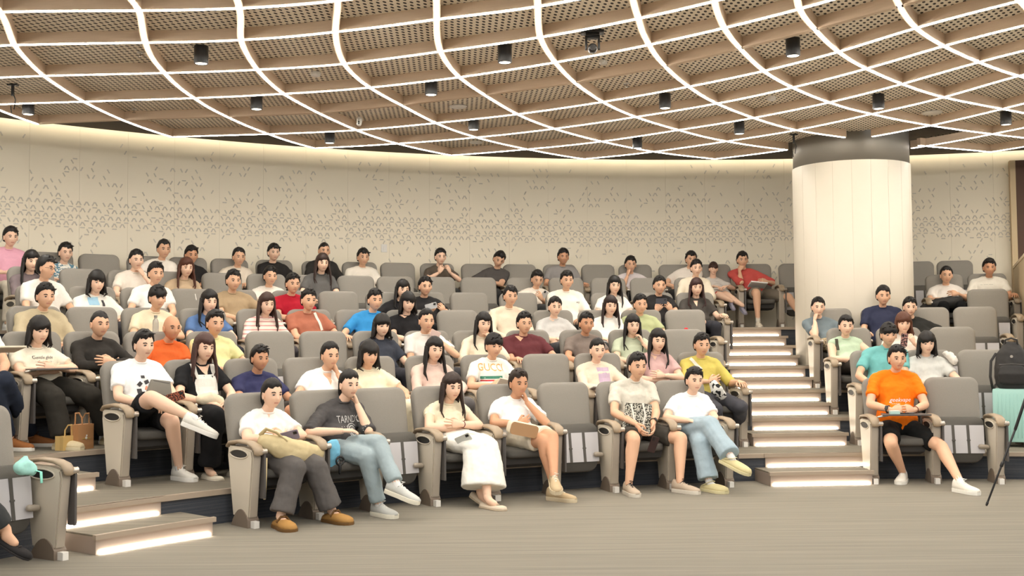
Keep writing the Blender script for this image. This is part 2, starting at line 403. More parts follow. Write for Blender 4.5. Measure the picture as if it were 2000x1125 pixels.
def beam(fix, val):
    lo, hi = (max(BMIN, val - 5), min(BMAX, val - DMIN)) if fix == 'a' else (max(AMIN, val + DMIN), min(AMAX, val + 5))
    if hi <= lo: return
    N_ = (hi - lo) * 10
    pts = [G(val, lo + (hi - lo) * i / N_) if fix == 'a' else G(lo + (hi - lo) * i / N_, val) for i in range(N_ + 1)]
    runs = [[]]
    for p in pts:
        if (Vector((p.x, p.y)) - Vector((PC.x, PC.y))).length > PRAD + .03: runs[-1].append(p)
        elif runs[-1]: runs.append([])
    for run in runs:
        if len(run) < 3: continue
        acc = Acc(); ribbon(acc, run, .06, ZB + .006, ZB + BH); o = build(acc, 'ceiling_beam', M_wood, cl)
        if not (fix == 'a' and val == 5):
            acc = Acc(); ribbon(acc, run, .024, ZB - .000, ZB + .007); build(acc, 'light_strip', M_led, o)
for v in range(AMIN, AMAX + 1): beam('a', v)
for v in range(BMIN, BMAX + 1): beam('b', v)
for aa in range(AMIN, AMAX):
    for bb in range(BMIN, BMAX):
        d = aa - bb
        if aa + 1 - bb > 5 + 0 or aa - bb - 1 < DMIN: 
            continue
        cc = G(aa + .5, bb + .5)
        if (Vector((cc.x, cc.y)) - Vector((PC.x, PC.y))).length < PRAD + .35: continue
        acc = Acc(); n = 3; grid = [[G(aa + i / n, bb + j / n) for j in range(n + 1)] for i in range(n + 1)]
        v = [(*p[:2], ZB + BH - .002) for r in grid for p in r] + [(*p[:2], ZB + BH + .02) for r in grid for p in r]
        f = []
        for i in range(n):
            for j in range(n):
                q = (i * (n + 1) + j, (i + 1) * (n + 1) + j, (i + 1) * (n + 1) + j + 1, i * (n + 1) + j + 1); f.append(q); f.append(tuple(x + (n + 1) ** 2 for x in q[::-1]))
        acc.add(v, f); build(acc, 'ceiling_panel', M_perf, cl)
# edge triangles of the lattice against the soffit are left open as in the hall

# ------------------------------------------------------------------ right end of the room
def phi_at(px, R, z):
    lo, hi = -1.2, .9
    for _ in range(40):
        md = (lo + hi) / 2
        if proj(P(md, R, z))[0] < px: lo = md
        else: hi = md
    return lo
pa_, pb_ = phi_at(1975, RW - .1, 3), phi_at(1986, RW - .1, 3)
def slab_wall(A, B, t, z0, z1):
    A, B = Vector((*A, 0)), Vector((*B, 0)); n = Vector((A.y - B.y, B.x - A.x, 0)).normalized() * t; acc = Acc()
    acc.loft([[p + Vector((0, 0, z0)), p + n + Vector((0, 0, z0)), p + n + Vector((0, 0, z1)), p + Vector((0, 0, z1))] for p in (A, B)]); return acc
build(slab_wall((7.70, 17.25), (5.72, 12.2), .12, 0, 2.44), 'wall_right', mat('parapet_side', (206, 184, 148), .6), kind='structure')
build(slab_wall((7.69, 17.26), (5.71, 12.18), .14, 2.44, 2.48), 'trim_2', mat('parapet_cap', (226, 206, 172), .5), kind='structure')
a = Acc(); sector(a, pa_, pb_, RW - .16, RW + .02, 1.5, 4.12, 2); build(a, 'trim_1', mat('frame_beige', (206, 184, 146), .6), kind='structure')
a = Acc(); sector(a, pb_, .50, RW - .13, RW - .09, 1.5, 4.12, 6); build(a, 'door_1', mat('dark_wood', (84, 56, 38), .6, noise_s=4, noise_amt=.15), kind='structure')

# ------------------------------------------------------------------ chairs (local frame: feet at y=0, +y towards the back, x across)
def rrect(w, h, r, n=5, wb=None, rb=.03):
    """rounded outline in x,z from z=0 to h; bottom half-width wb"""
    wb = wb or w; o = []
    for cx, cz, a0, rr in ((wb - rb, rb, -90, rb), (w - r, h - r, 0, r), (-w + r, h - r, 90, r), (-wb + rb, rb, 180, rb)):
        for i in range(n + 1):
            t = math.radians(a0 + 90 * i / n); o.append((cx + rr * math.cos(t), cz + rr * math.sin(t)))
    return o
def back_mesh():
    a = Acc(); rings = []
    o = rrect(.262, .60, .085, 6, .25)
    for dy, s in ((.055, .93), (.045, .975), (.01, 1.0), (-.02, .99), (-.034, .955), (-.040, .88), (-.044, .6)):
        rings.append([Vector((x * s, 0, .30 + (z - .30) * s)) for x, z in o])
        for i, p in enumerate(rings[-1]):
            bulge = -.018 * math.cos(p.x / .262 * PI / 2) if dy < 0 else 0
            p.y = dy + bulge
    a.loft(rings)
    T = Matrix.Translation((0, .425, .41)) @ Matrix.Rotation(-.19, 4, 'X')
    a.v = [tuple(T @ Vector(v)) for v in a.v]
    return a.mesh('backrest', [M_fabric], True)
def shell_mesh():
    a = Acc(); o = rrect(.235, .52, .08, 4, .22)
    a.loft([[Vector((x, .055, z + .02)) for x, z in o], [Vector((x * .9, .075, z * .95 + .03)) for x, z in o]])
    T = Matrix.Translation((0, .425, .40)) @ Matrix.Rotation(-.19, 4, 'X'); a.v = [tuple(T @ Vector(v)) for v in a.v]
    return a.mesh('back_shell', [M_plastd], True)
def pad_outline(w, d, r, n=5): return [(x, z) for x, z in rrect(w, d, r, n, w * .96, .04)]
def seat_mesh():
    a = Acc(); o = pad_outline(.225, .44, .09)
    def R(s, z, k=0): return [Vector((x * s, .43 - ((y - .22) * s + .22), z - k * ((y / .44) ** 3))) for x, y in o]
    a.loft([R(.9, .36), R(.99, .372), R(1.0, .40, .01), R(.985, .432, .015), R(.93, .449, .02), R(.6, .456, .02)])
    return a.mesh('seat', [M_fabdark], True)
def seat_up_meshes():
    """seat folded against the backrest: padded rim, pale pan, dark slots"""
    o = rrect(.232, .45, .07, 5, .21, .10)
    T = Matrix.Translation((0, .22, .175)) @ Matrix.Rotation(-.16, 4, 'X')
    a = Acc(); a.loft([[Vector((x * s, y, .215 + (z - .215) * s)) for x, z in o] for s, y in ((.95, -.045), (1, -.02), (1.0, .03), (.93, .075), (.6, .09))])
    a.v = [tuple(T @ Vector(v)) for v in a.v]; cush = a.mesh('seat', [M_fabdark], True)
    a = Acc(); a.loft([[Vector((x * s, y, z)) for x, z in [(-.215, .09), (.215, .09), (.222, .34), (.22, .362), (-.22, .362), (-.222, .34)]] for s, y in ((1, -.05), (.985, -.056))])
    a.v = [tuple(T @ Vector(v)) for v in a.v]; pan = a.mesh('seat_pan', [M_pan])
    sl = []
    for x0 in (-.085, .055):
        a = Acc(); a.box((x0, -.060, .088), (x0 + .026, -.054, .363)); a.box((x0 - .004, -.064, .21), (x0 + .03, -.055, .222))
        a.v = [tuple(T @ Vector(v)) for v in a.v]; sl.append(a.mesh('pan_slot', [M_fabdark]))
    kn = []
    for s in (-1, 1):
        a = Acc(); a.tube([(s * .165, -.085, .155), (s * .235, -.07, .15)], [.022, .022], 8)
        a.v = [tuple(T @ Vector(v)) for v in a.v]; kn.append(a.mesh('hinge_knob', [M_plastd], True))
    return cush, pan, sl, kn
def ped_meshes():
    t = .04
    a = Acc(); a.prism([(.02, .07), (-.035, .53), (-.02, .585), (.10, .605), (.335, .605), (.345, .53), (.26, .07)], 'x', -t, t)
    side = a.mesh('side_panel', [M_plast, M_plastd])
    bm = bmesh.new(); bm.from_mesh(side); bmesh.ops.bevel(bm, geom=[e for e in bm.edges if e.calc_face_angle(0) > 1], offset=.010, segments=2, affect='EDGES'); bm.to_mesh(side); bm.free()
    side.polygons.foreach_set('use_smooth', [True] * len(side.polygons)); side.set_sharp_from_angle(angle=.6)
    for p in side.polygons:
        if p.normal.y < -.7: p.material_index = 1
    a = Acc(); prof = [(.375, .600), (.345, .628), (.20, .645), (.05, .638), (-.03, .616), (-.062, .583), (-.06, .563)]
    a.tube([(0, y, z) for y, z in prof], [(.044, .016)] * 3 + [(.046, .018)] * 2 + [(.044, .02), (.04, .018)], 10, up=(1, 0, 0)); cap = a.mesh('armrest', [M_cap], True)
    cups = []
    for s in (-1,):
        a = Acc(); pts = [(s * (t + .002), .165 + .135 * math.cos(q), .552 + .034 * math.sin(q)) for q in [i / 18 * 2 * PI for i in range(19)]]
        a.tube(pts, [.006] * 19, 5, up=(1, 0, 0), round_ends=False); rim = a.mesh('cup_holder_rim', [M_plast], True)
        a = Acc(); a.disc_cyl((s * (t - .002), .13, .578), (s, 0, 0), (.082, .025), .0035, 18); hole = a.mesh('cup_holder', [M_dark])
        # disc_cyl makes x first axis arbitrary: rebuild as explicit ellipse
        a = Acc(); a.loft([[Vector((s * x, .165 + .128 * math.cos(q), .552 + .030 * math.sin(q))) for q in [i / 18 * 2 * PI for i in range(18)]] for x in (t - .003, t + .0012)]); hole = a.mesh('cup_holder', [M_dark])
        cups = [rim, hole]
    a = Acc(); a.disc_cyl((.018, -.052, .578), (1, 0, 0), .024, .05, 14); a.disc_cyl((.068, -.052, .578), (1, 0, 0), .012, .006, 10); piv = a.mesh('pivot', [M_chrome], True); piv.set_sharp_from_angle(angle=.8)
    a = Acc(); a.box((.045, -.062, .22), (.062, .01, .555)); a.box((.046, -.05, .55), (.06, -.02, .59)); tab = a.mesh('folded_tablet', [M_tablet])
    a = Acc(); pr = [(.02, 0), (.02, .06)] + [(.02 + .215 * i / 8, .07 + .065 * math.sin(i / 8 * PI)) for i in range(1, 8)] + [(.245, .05), (.27, 0)]
    a.prism(pr, 'x', -.048, .048); foot = a.mesh('foot', [M_foot])
    a = Acc(); a.box((-.022, -.035, 0), (.022, .022, .052)); toe = a.mesh('foot_cap', [M_white])
    return [('side_panel', side), ('armrest', cap), ('cup_holder_rim', cups[0]), ('cup_holder', cups[1]), ('pivot', piv), ('folded_tablet', tab), ('foot', foot), ('foot_cap', toe)]
_a = Acc(); _a.loft([[Vector((x, y, z)) for x, y in ((-w_, .05 + d_), (w_, .05 + d_), (w_, .40), (-w_, .40))] for z, w_, d_ in ((.27, .17, .06), (.30, .20, .01), (.365, .21, 0))]); ME_base = _a.mesh('seat_base', [mat('seat_base', (58, 56, 54), .7)])
ME_back, ME_shell, ME_seat = back_mesh(), shell_mesh(), seat_mesh()
ME_cush, ME_pan, ME_sl, ME_kn = seat_up_meshes(); ME_ped = ped_meshes()
ROWN = ['front', 'second', 'third', 'fourth', 'fifth', 'sixth', 'back']
def chair(label, phi, k, folded, left=True, right_=False, wl=.3, wr=.3):
    R = RF[k]; o = thing('auditorium_seat', label, 'chair', P(phi, R, ZP[k]), -phi, 'grey tip-up auditorium seats')
    put('backrest', ME_back, o); put('back_shell', ME_shell, o)
    if folded:
        c = put('seat', ME_cush, o); put('seat_pan', ME_pan, c)
        for q in ME_sl: put('pan_slot', q, c)
        for q in ME_kn: put('hinge_knob', q, c)
    else: q = put('seat', ME_seat, o); put('seat_base', ME_base, q)
    for on, x in ((left, -wl), (right_, wr)):
        if on:
            sp = None
            for nm, me in ME_ped:
                q = put(nm, me, o if sp is None else sp, (x, 0, 0) if sp is None else None)
                if sp is None: sp = q
    return o

# ------------------------------------------------------------------ people
HG = None
def head_geo():
    """unit head: face towards -y, centre at eye height; returns verts, faces"""
    nu, nv = 36, 26; v = []; f = []
    for j in range(nv + 1):
        la = -PI / 2 + PI * j / nv
        for i in range(nu):
            # finer spacing on the face side
            t = i / nu * 2 * PI; lo = t - .35 * math.sin(t)          # 0 = front
            d = Vector((math.sin(lo) * math.cos(la), -math.cos(lo) * math.cos(la), math.sin(la)))
            v.append(head_pt(d))
    for j in range(nv):
        for i in range(nu):
            k = (i + 1) % nu; f.append((j * nu + i, j * nu + k, (j + 1) * nu + k, (j + 1) * nu + i))
    return v, f
def head_pt(d, off=0.0, face=True):
    x, y, z = d
    zz = z * .118
    wx = .077 if z > 0 else .077 * (1 - .30 * (-z) ** 1.6)
    wy = .094 if z > 0 else .094 * (1 - .10 * (-z) ** 2)
    p = Vector((x * wx, y * wy, zz))
    if z < 0 and y > 0: p.y *= 1 - .25 * (-z); 
    if z < -.2 and y < 0: p.y -= .010 * (-z)
    if face and y < 0:
        def g(cx, cz, sx, sz): return math.exp(-((p.x - cx) / sx) ** 2 - ((p.z - cz) / sz) ** 2)
        p.y -= .021 * g(0, -.028, .011, .014) + .011 * g(0, -.008, .008, .022)
        p.y -= .004 * (g(.030, .026, .02, .007) + g(-.030, .026, .02, .007))
        p.y += .009 * (g(.031, .006, .016, .011) + g(-.031, .006, .016, .011))
        p.y -= .007 * g(0, -.057, .020, .009) - .003 * g(0, -.057, .018, .002)
        p.y -= .007 * g(0, -.092, .022, .014)
        p.y += .003 * g(0, -.074, .03, .006)
        p.y -= .004 * (g(.042, -.022, .02, .02) + g(-.042, -.022, .02, .02))
    return p + Vector((x, y, z)) * off
HEAD_V, HEAD_F = head_geo()
def add_head(acc, T, mi_skin, mi_lip, mi_eye, mi_iris, mi_brow):
    v = [T @ p for p in HEAD_V]; o = len(acc.v); acc.add(v, HEAD_F, mi_skin)
    for k, fc in enumerate(HEAD_F):
        c = sum((HEAD_V[i] for i in fc), Vector()) / 4
        if c.y < -.07 and abs(c.x) < .021 - abs(c.z + .057) * .8 and abs(c.z + .057) < .0065: acc.m[len(acc.m) - len(HEAD_F) + k] = mi_lip
    for s in (-1, 1):
        for r, y, mi, zc in ((.0105, -.0775, mi_eye, .004), (.0068, -.0822, mi_iris, .0035)):
            acc.add([T @ (Vector((s * .031, y, zc)) + Vector((math.cos(t) * math.cos(l) * r * 1.15, -math.sin(l) * r * .75, math.sin(t) * math.cos(l) * r * .62))) for l in (0, .6, 1.2) for t in [q / 10 * 2 * PI for q in range(10)]],
                    [(a_ * 10 + b_, a_ * 10 + (b_ + 1) % 10, a_ * 10 + 10 + (b_ + 1) % 10, a_ * 10 + 10 + b_) for a_ in range(2) for b_ in range(10)] + [tuple(20 + b_ for b_ in range(10))], mi)
        br = Acc(); br.tube([(s * .016, -.0885, .024), (s * .030, -.0885, .030), (s * .047, -.077, .026)], [(.004, .003)] * 3, 6); acc.add([T @ Vector(p) for p in br.v], br.f, mi_brow)
        br = Acc(); br.tube([(s * .019, -.0862, .007), (s * .030, -.0900, .0115), (s * .043, -.0835, .008)], [(.0025, .0018)] * 3, 5); acc.add([T @ Vector(p) for p in br.v], br.f, mi_brow)
        er = Acc(); er.loft([[Vector((s * (.074 + dx), -.002 + .016 * q * math.cos(t) + .008 * math.sin(t) * .5, -.012 + .030 * q * math.sin(t))) for t in [k / 10 * 2 * PI for k in range(10)]] for dx, q in ((-.008, .7), (.004, .9), (.012, 1.0), (.013, .8), (.006, .35))])
        acc.add([T @ Vector(p) for p in er.v], er.f, mi_skin)

def hair_geo(acc, T, style, seed, lod, shoulder=None):
    rn = random.Random(seed); nu, nv = (34, 22) if lod < 2 else (24, 16)
    fr = {'short': .60, 'fringe': .20, 'bob': .22, 'long': .42, 'longfringe': .2, 'pony': .55, 'crop': .66, 'bald': .97, 'buzz': .5}.get(style, .5)
    full = {'short': .017, 'fringe': .018, 'bob': .022, 'long': .020, 'longfringe': .02, 'pony': .010, 'crop': .014, 'bald': .003, 'buzz': .006}.get(style, .015)
    sx, sy, sz = rn.random() * 9, rn.random() * 9, rn.random() * 9
    rows = []
    for j in range(nv + 1):
        la = -PI / 2 + PI * j / nv; rw = []
        for i in range(nu):
            lo = i / nu * 2 * PI
            d = Vector((math.sin(lo) * math.cos(la), -math.cos(lo) * math.cos(la), math.sin(la)))
            c = math.cos(lo)                                   # 1 front .. -1 back
            side_line = {'bob': -.62, 'long': -.55, 'longfringe': -.55}.get(style, .10)
            if style == 'bald': lim = .97
            elif c > .45: lim = fr + .07 * math.sin(lo * 3 + sx) + .05 * math.sin(lo * 9 + sy)
            elif c > .1: lim = side_line + (fr - side_line) * ((c - .1) / .35)
            elif c > -.15: lim = side_line
            else: lim = -.55 if style not in ('crop', 'buzz') else -.4
            k = (d.z - lim) / .10; k = max(-1, min(1, k))
            off = -.012 + (full + .012) * (k + 1) / 2 if k < 1 else full
            if k >= 1: off += .006 * noise.noise(d * 4.5 + Vector((sx, sy, sz))) + .003 * noise.noise(d * 14 + Vector((sx, sy, sz)))
            if k > 0: off += .012 * max(0, d.z) * (1 if style not in ('buzz', 'bald') else 0)
            rw.append(T @ head_pt(d, off, False))
        rows.append(rw)
    acc.loft(rows, 0, cap=False)
    if style in ('long', 'longfringe', 'bob', 'pony'):
        L = {'long': .30, 'longfringe': .27, 'bob': .09, 'pony': .2}[style]
        if style != 'pony':
            # back curtain and two side locks made of tapered strands that follow the shoulders
            for q in range(22):
                t = -1 + 2 * q / 21; lo = PI + t * 1.75                # wraps round the back to the sides
                base = head_pt(Vector((math.sin(lo) * .95, -math.cos(lo) * .95, -.1)).normalized(), .010, False)
                out = Vector((base.x, base.y, 0)).normalized(); Lq = L * (.8 + .3 * rn.random()); front = abs(t) > .72
                fx = 1 if base.x > 0 else -1
                if front: pts = [base + Vector((0, 0, .05)), base + Vector((fx * .008, -.004, -.04)), base + Vector((fx * (.014 + .01 * rn.random()), -.018, -.10)), base + Vector((fx * (.022 + .02 * rn.random()), -.045 if L > .2 else -.015, -.06 - Lq * .55)), base + Vector((fx * rn.uniform(-.02, .03), -.06 if L > .2 else -.015, -.06 - Lq * rn.uniform(.7, 1)))]
                else: pts = [base + Vector((0, 0, .05)), base + out * .010 + Vector((0, 0, -.05)), base + out * .016 + Vector((0, 0, -.10)), base + out * .018 + Vector((0, 0, -.08 - min(Lq, .16)))]
                n = len(pts); acc.tube([T @ p for p in pts], [(.0165 * (1 - .72 * (i / (n - 1)) ** 1.5), .011 * (1 - .6 * i / (n - 1))) for i in range(n)], 7)
        else:
            b0 = Vector((0, .10, .01)); acc.tube([T @ p for p in (b0, b0 + Vector((0, .03, -.03)), b0 + Vector((0, .03, -.10)), b0 + Vector((0, .01, -.17)))], [.02, .028, .024, .010], 8)
    if style == 'short' or style == 'fringe':
        for q in range(12):                                      # loose tufts on the crown and fringe
            lo = rn.uniform(-1.1, 1.1) + (PI if q > 7 else 0); la = rn.uniform(.5, 1.2)
            d = Vector((math.sin(lo) * math.cos(la), -math.cos(lo) * math.cos(la), math.sin(la)))
            b = head_pt(d, full, False); tdir = Vector((rn.uniform(-1, 1), -.6, .2)).normalized() * .03
            acc.tube([T @ (b - tdir * .3), T @ (b + tdir * .4 + d * .006), T @ (b + tdir)], [(.012, .006), (.010, .006), (.003, .003)], 5)

def hand(acc, wrist, d, nrm, s, curl=.5, mi=0, n=6, sc=1.0, spread=.12):
    """palm, four fingers of unequal length with bent joints, thumb leaving the side of the palm"""
    wrist = Vector(wrist); d = Vector(d).normalized(); nrm = Vector(nrm); nrm = (nrm - d * nrm.dot(d)).normalized(); w = d.cross(nrm).normalized() * s
    def B(a_, b_, c_): return wrist + (d * a_ + w * b_ + nrm * c_) * sc
    rings = []
    for t, hw, hh in ((-.012, .024, .019), (.012, .028, .018), (.045, .040, .017), (.075, .042, .0145), (.090, .036, .010)):
        rings.append([B(t, hw * math.cos(q), hh * math.sin(q) - .002) for q in [i / 10 * 2 * PI for i in range(10)]])
    acc.loft(rings, mi)
    for i, (L, r) in enumerate(((.072, .0088), (.082, .0092), (.076, .0088), (.060, .0078))):
        off = .030 - .020 * i; base = B(.078 - .004 * abs(i - 1), off, 0); ang = 0; p = base; pts = [B(.06, off * .9, 0), base]; sp = (1.5 - i) * spread
        for k, (fr, cv) in enumerate(((.45, .45), (.30, .95), (.25, .6))):
            ang += curl * cv * (1 + .12 * i); dd = (d * math.cos(ang) + nrm * math.sin(ang) + w * sp * math.cos(ang)).normalized(); p = p + dd * L * fr * sc; pts.append(p)
        acc.tube(pts, [r * sc, r * sc, r * .95 * sc, r * .88 * sc, r * .75 * sc], n, mi)
    pts = [B(.012, .020, .004), B(.035, .040, .010), B(.062, .054, .018 + .01 * curl), B(.084, .052 - .02 * curl, .024 + .02 * curl)]
    acc.tube(pts, [.013 * sc, .0125 * sc, .0105 * sc, .0085 * sc], n, mi)

ARM = {  # elbow, wrist, hand direction, palm normal, curl   (for side s: x multiplied by s)
 'lap': ((.25, .25, .735), (.10, .03, .635), (-.75, -.55, -.15), (0, .15, -1), .55),
 'clasp': ((.27, .24, .74), (.105, .06, .70), (-.9, -.35, .1), (0, .9, -.35), .6),
 'cross_o': ((.245, .22, .77), (.01, .115, .80), (-1, .05, .12), (0, 1, -.1), .35),
 'cross_i': ((.245, .22, .76), (.02, .16, .745), (-1, .08, .25), (0, 1, 0), .4),
 'rest': ((.27, .30, .71), (.275, .06, .685), (0, -1, -.12), (0, -.1, -1), .35),
 'chin': ((.24, .12, .735), (.085, .185, .985), (-.45, .12, .88), (-.6, .8, .1), .55),
 'cheek': ((.27, .16, .72), (.125, .235, 1.01), (-.25, .22, .94), (-.9, .4, 0), .7),
 'phone': ((.235, .22, .76), (.10, .03, .80), (-.5, -.25, .75), (-.45, .85, .3), .8),
 'between': ((.215, .20, .735), (.055, -.07, .60), (-.25, -.55, -.75), (-1, 0, 0), .45),
 'thigh': ((.25, .24, .73), (.145, .0, .625), (-.1, -1, -.15), (0, -.1, -1), .3),
 'high': ((.245, .16, .80), (.10, .10, .92), (-.4, -.1, .85), (-.5, .8, .1), .8),
}
def dress_mesh(parts, voxel, mats, name, disp=.010, dsc=.10, smooth=4, seed=0):
    """tubes -> one continuous surface"""
    acc = Acc()
    for p in parts: p(acc)
    me = acc.mesh(name + '_raw', [mats]); o = bpy.data.objects.new(name + '_raw', me); C.objects.link(o)
    r = o.modifiers.new('r', 'REMESH'); r.mode = 'VOXEL'; r.voxel_size = voxel; r.use_smooth_shade = True
    sm = o.modifiers.new('s', 'SMOOTH'); sm.factor = .5; sm.iterations = smooth
    if disp:
        tx = bpy.data.textures.get('folds') or bpy.data.textures.new('folds', 'CLOUDS'); tx.noise_scale = dsc; tx.noise_depth = 2
        d = o.modifiers.new('d', 'DISPLACE'); d.texture = tx; d.strength = disp * 2; d.mid_level = .5; d.texture_coords = 'LOCAL'
    dg = bpy.context.evaluated_depsgraph_get(); ev = o.evaluated_get(dg); me2 = bpy.data.meshes.new_from_object(ev); me2.name = name
    bpy.data.objects.remove(o); bpy.data.meshes.remove(me)
    me2.materials.clear(); me2.materials.append(mats); me2.polygons.foreach_set('use_smooth', [True] * len(me2.polygons))
    return me2
SHS = [1.0]
def shoe_geo(kind, T, seed=0):
    """returns (upper acc, sole acc, extra acc)"""
    up, so, ex = Acc(), Acc(), Acc(); T = T @ Matrix.Scale(1.1 * SHS[0], 4)
    hs = {'sneaker': .032, 'clog': .022, 'flat': .010, 'croc': .026, 'boot': .028}.get(kind, .02)
    secs = [(.075, .020), (.062, .032), (.02, .036), (-.04, .037), (-.10, .046), (-.15, .047), (-.185, .036), (-.205, .016)]
    hts = {'sneaker': (.085, .098, .094, .080, .060, .050, .042, .032), 'flat': (.035, .04, .032, .026, .030, .036, .034, .022), 'boot': (.10, .11, .105, .085, .064, .052, .044, .032)}.get(kind, (.03, .045, .06, .066, .064, .058, .05, .034))
    if kind in ('croc', 'clog'): secs = [(.085, .026), (.07, .038), (.02, .042), (-.04, .046), (-.10, .055), (-.15, .055), (-.19, .042), (-.21, .018)]
    so.loft([[Vector((wx, y, z)) for (wx, z) in ((w * 1.1, 0), (w * 1.12, hs), (-w * 1.12, hs), (-w * 1.1, 0))] for y, w in secs])
    rings = []
    for (y, w), h in zip(secs, hts):
        rings.append([Vector((w * math.cos(q), y, hs * .8 + (h - hs * .5) * max(0, math.sin(q)) ** .75)) for q in [i / 10 * PI for i in range(11)]])
    up.loft(rings)
    if kind == 'sneaker' or kind == 'boot':
        zig = [(0, -.03, .115), (.03, -.042, .112), (.006, -.028, .098)]
        for i in range(4):
            y = -.03 - .026 * i; z = .094 - .010 * i - .02 * (i > 2); zig += [(-.026, y + .006, z - .014), (0, y - .006, z + .003), (.026, y - .004, z - .014), (0, y - .014, z)]
        zig += [(-.01, -.12, .06)]; ex.tube(zig, [.0034] * len(zig), 5)
    if kind == 'croc':
        ex.tube([(-.045, .03, .055), (-.03, -.035, .085), (0, -.045, .095), (.03, -.035, .085), (.045, .03, .055)], [(.007, .003)] * 5, 5)
        for i in range(3):
            for x in (-.02, .0, .02): pass
    if kind == 'clog':
        ex.tube([(-.048, -.045, .05), (-.02, -.05, .086), (.02, -.05, .086), (.048, -.045, .05)], [(.010, .003)] * 4, 5); ex.box((-.012, -.066, .084), (.012, -.036, .092))
    if kind == 'flat':
        ex.tube([(-.012, -.12, .040), (0, -.125, .046), (.012, -.12, .040)], [.004] * 3, 5)
    for q in (up, so, ex): q.v = [tuple(T @ Vector(v)) for v in q.v]
    return up, so, ex

def decal(parent, name, me2d, shirt, mt, x, z, w, tilt=0, off=.004, par=None):
    """lay a flat mesh (list verts 2d, faces) onto the shirt front by casting it backwards"""
    verts, faces = me2d; bv = BVHTree.FromPolygons([v.co[:] for v in shirt.vertices], [tuple(p.vertices) for p in shirt.polygons])
    out = []; ct, st_ = math.cos(tilt), math.sin(tilt); bad = set()
    for i_, (u, v) in enumerate(verts):
        X = x + (u * ct - v * st_) * w; Z = z + (u * st_ + v * ct) * w
        h = bv.ray_cast(Vector((X, -1, Z)), Vector((0, 1, 0)))
        if h[0] is None: bad.add(i_); out.append((X, .3, Z))
        else: out.append((X, h[0].y - off, Z))
    faces = [f for f in faces if not bad.intersection(f) and max(out[i][1] for i in f) - min(out[i][1] for i in f) < .06]
    if not faces: return None
    me = bpy.data.meshes.new(name); me.from_pydata(out, [], faces); me.materials.append(mt); me.update()
    return put(name, me, par or parent)
def text2d(s, shear=0, extra_sub=True):
    cu = bpy.data.curves.new('t', 'FONT'); cu.body = s; cu.align_x = 'CENTER'; cu.align_y = 'CENTER'; cu.shear = shear; cu.resolution_u = 2
    o = bpy.data.objects.new('t', cu); C.objects.link(o); dg = bpy.context.evaluated_depsgraph_get()
    me = bpy.data.meshes.new_from_object(o.evaluated_get(dg)); bpy.data.objects.remove(o)
    bm = bmesh.new(); bm.from_mesh(me); bmesh.ops.triangulate(bm, faces=bm.faces); bmesh.ops.subdivide_edges(bm, edges=[e for e in bm.edges if e.calc_length() > .15], cuts=2, use_grid_fill=False); bmesh.ops.triangulate(bm, faces=bm.faces); bm.to_mesh(me); bm.free()
    xs = [v.co.x for v in me.vertices]; W_ = (max(xs) - min(xs)) or 1; mx = (max(xs) + min(xs)) / 2
    return [((v.co.x - mx) / W_, v.co.y / W_) for v in me.vertices], [tuple(p.vertices) for p in me.polygons]
def grid2d(w, h, n=8, m=6): # w,h in units of the width
    return [((i / n - .5) * w, (j / m - .5) * h) for j in range(m + 1) for i in range(n + 1)], [(j * (n + 1) + i, j * (n + 1) + i + 1, (j + 1) * (n + 1) + i + 1, (j + 1) * (n + 1) + i) for j in range(m) for i in range(n)]
def vneck2d(n=6):
    v = []; f = []
    for j in range(n + 1):
        hw = .5 * (1 - j / n) + .01
        for i in range(5): v.append(((i / 4 - .5) * 2 * hw, -j / n * 1.0))
    for j in range(n):
        for i in range(4): f.append((j * 5 + i, j * 5 + i + 1, (j + 1) * 5 + i + 1, (j + 1) * 5 + i))
    return v, f

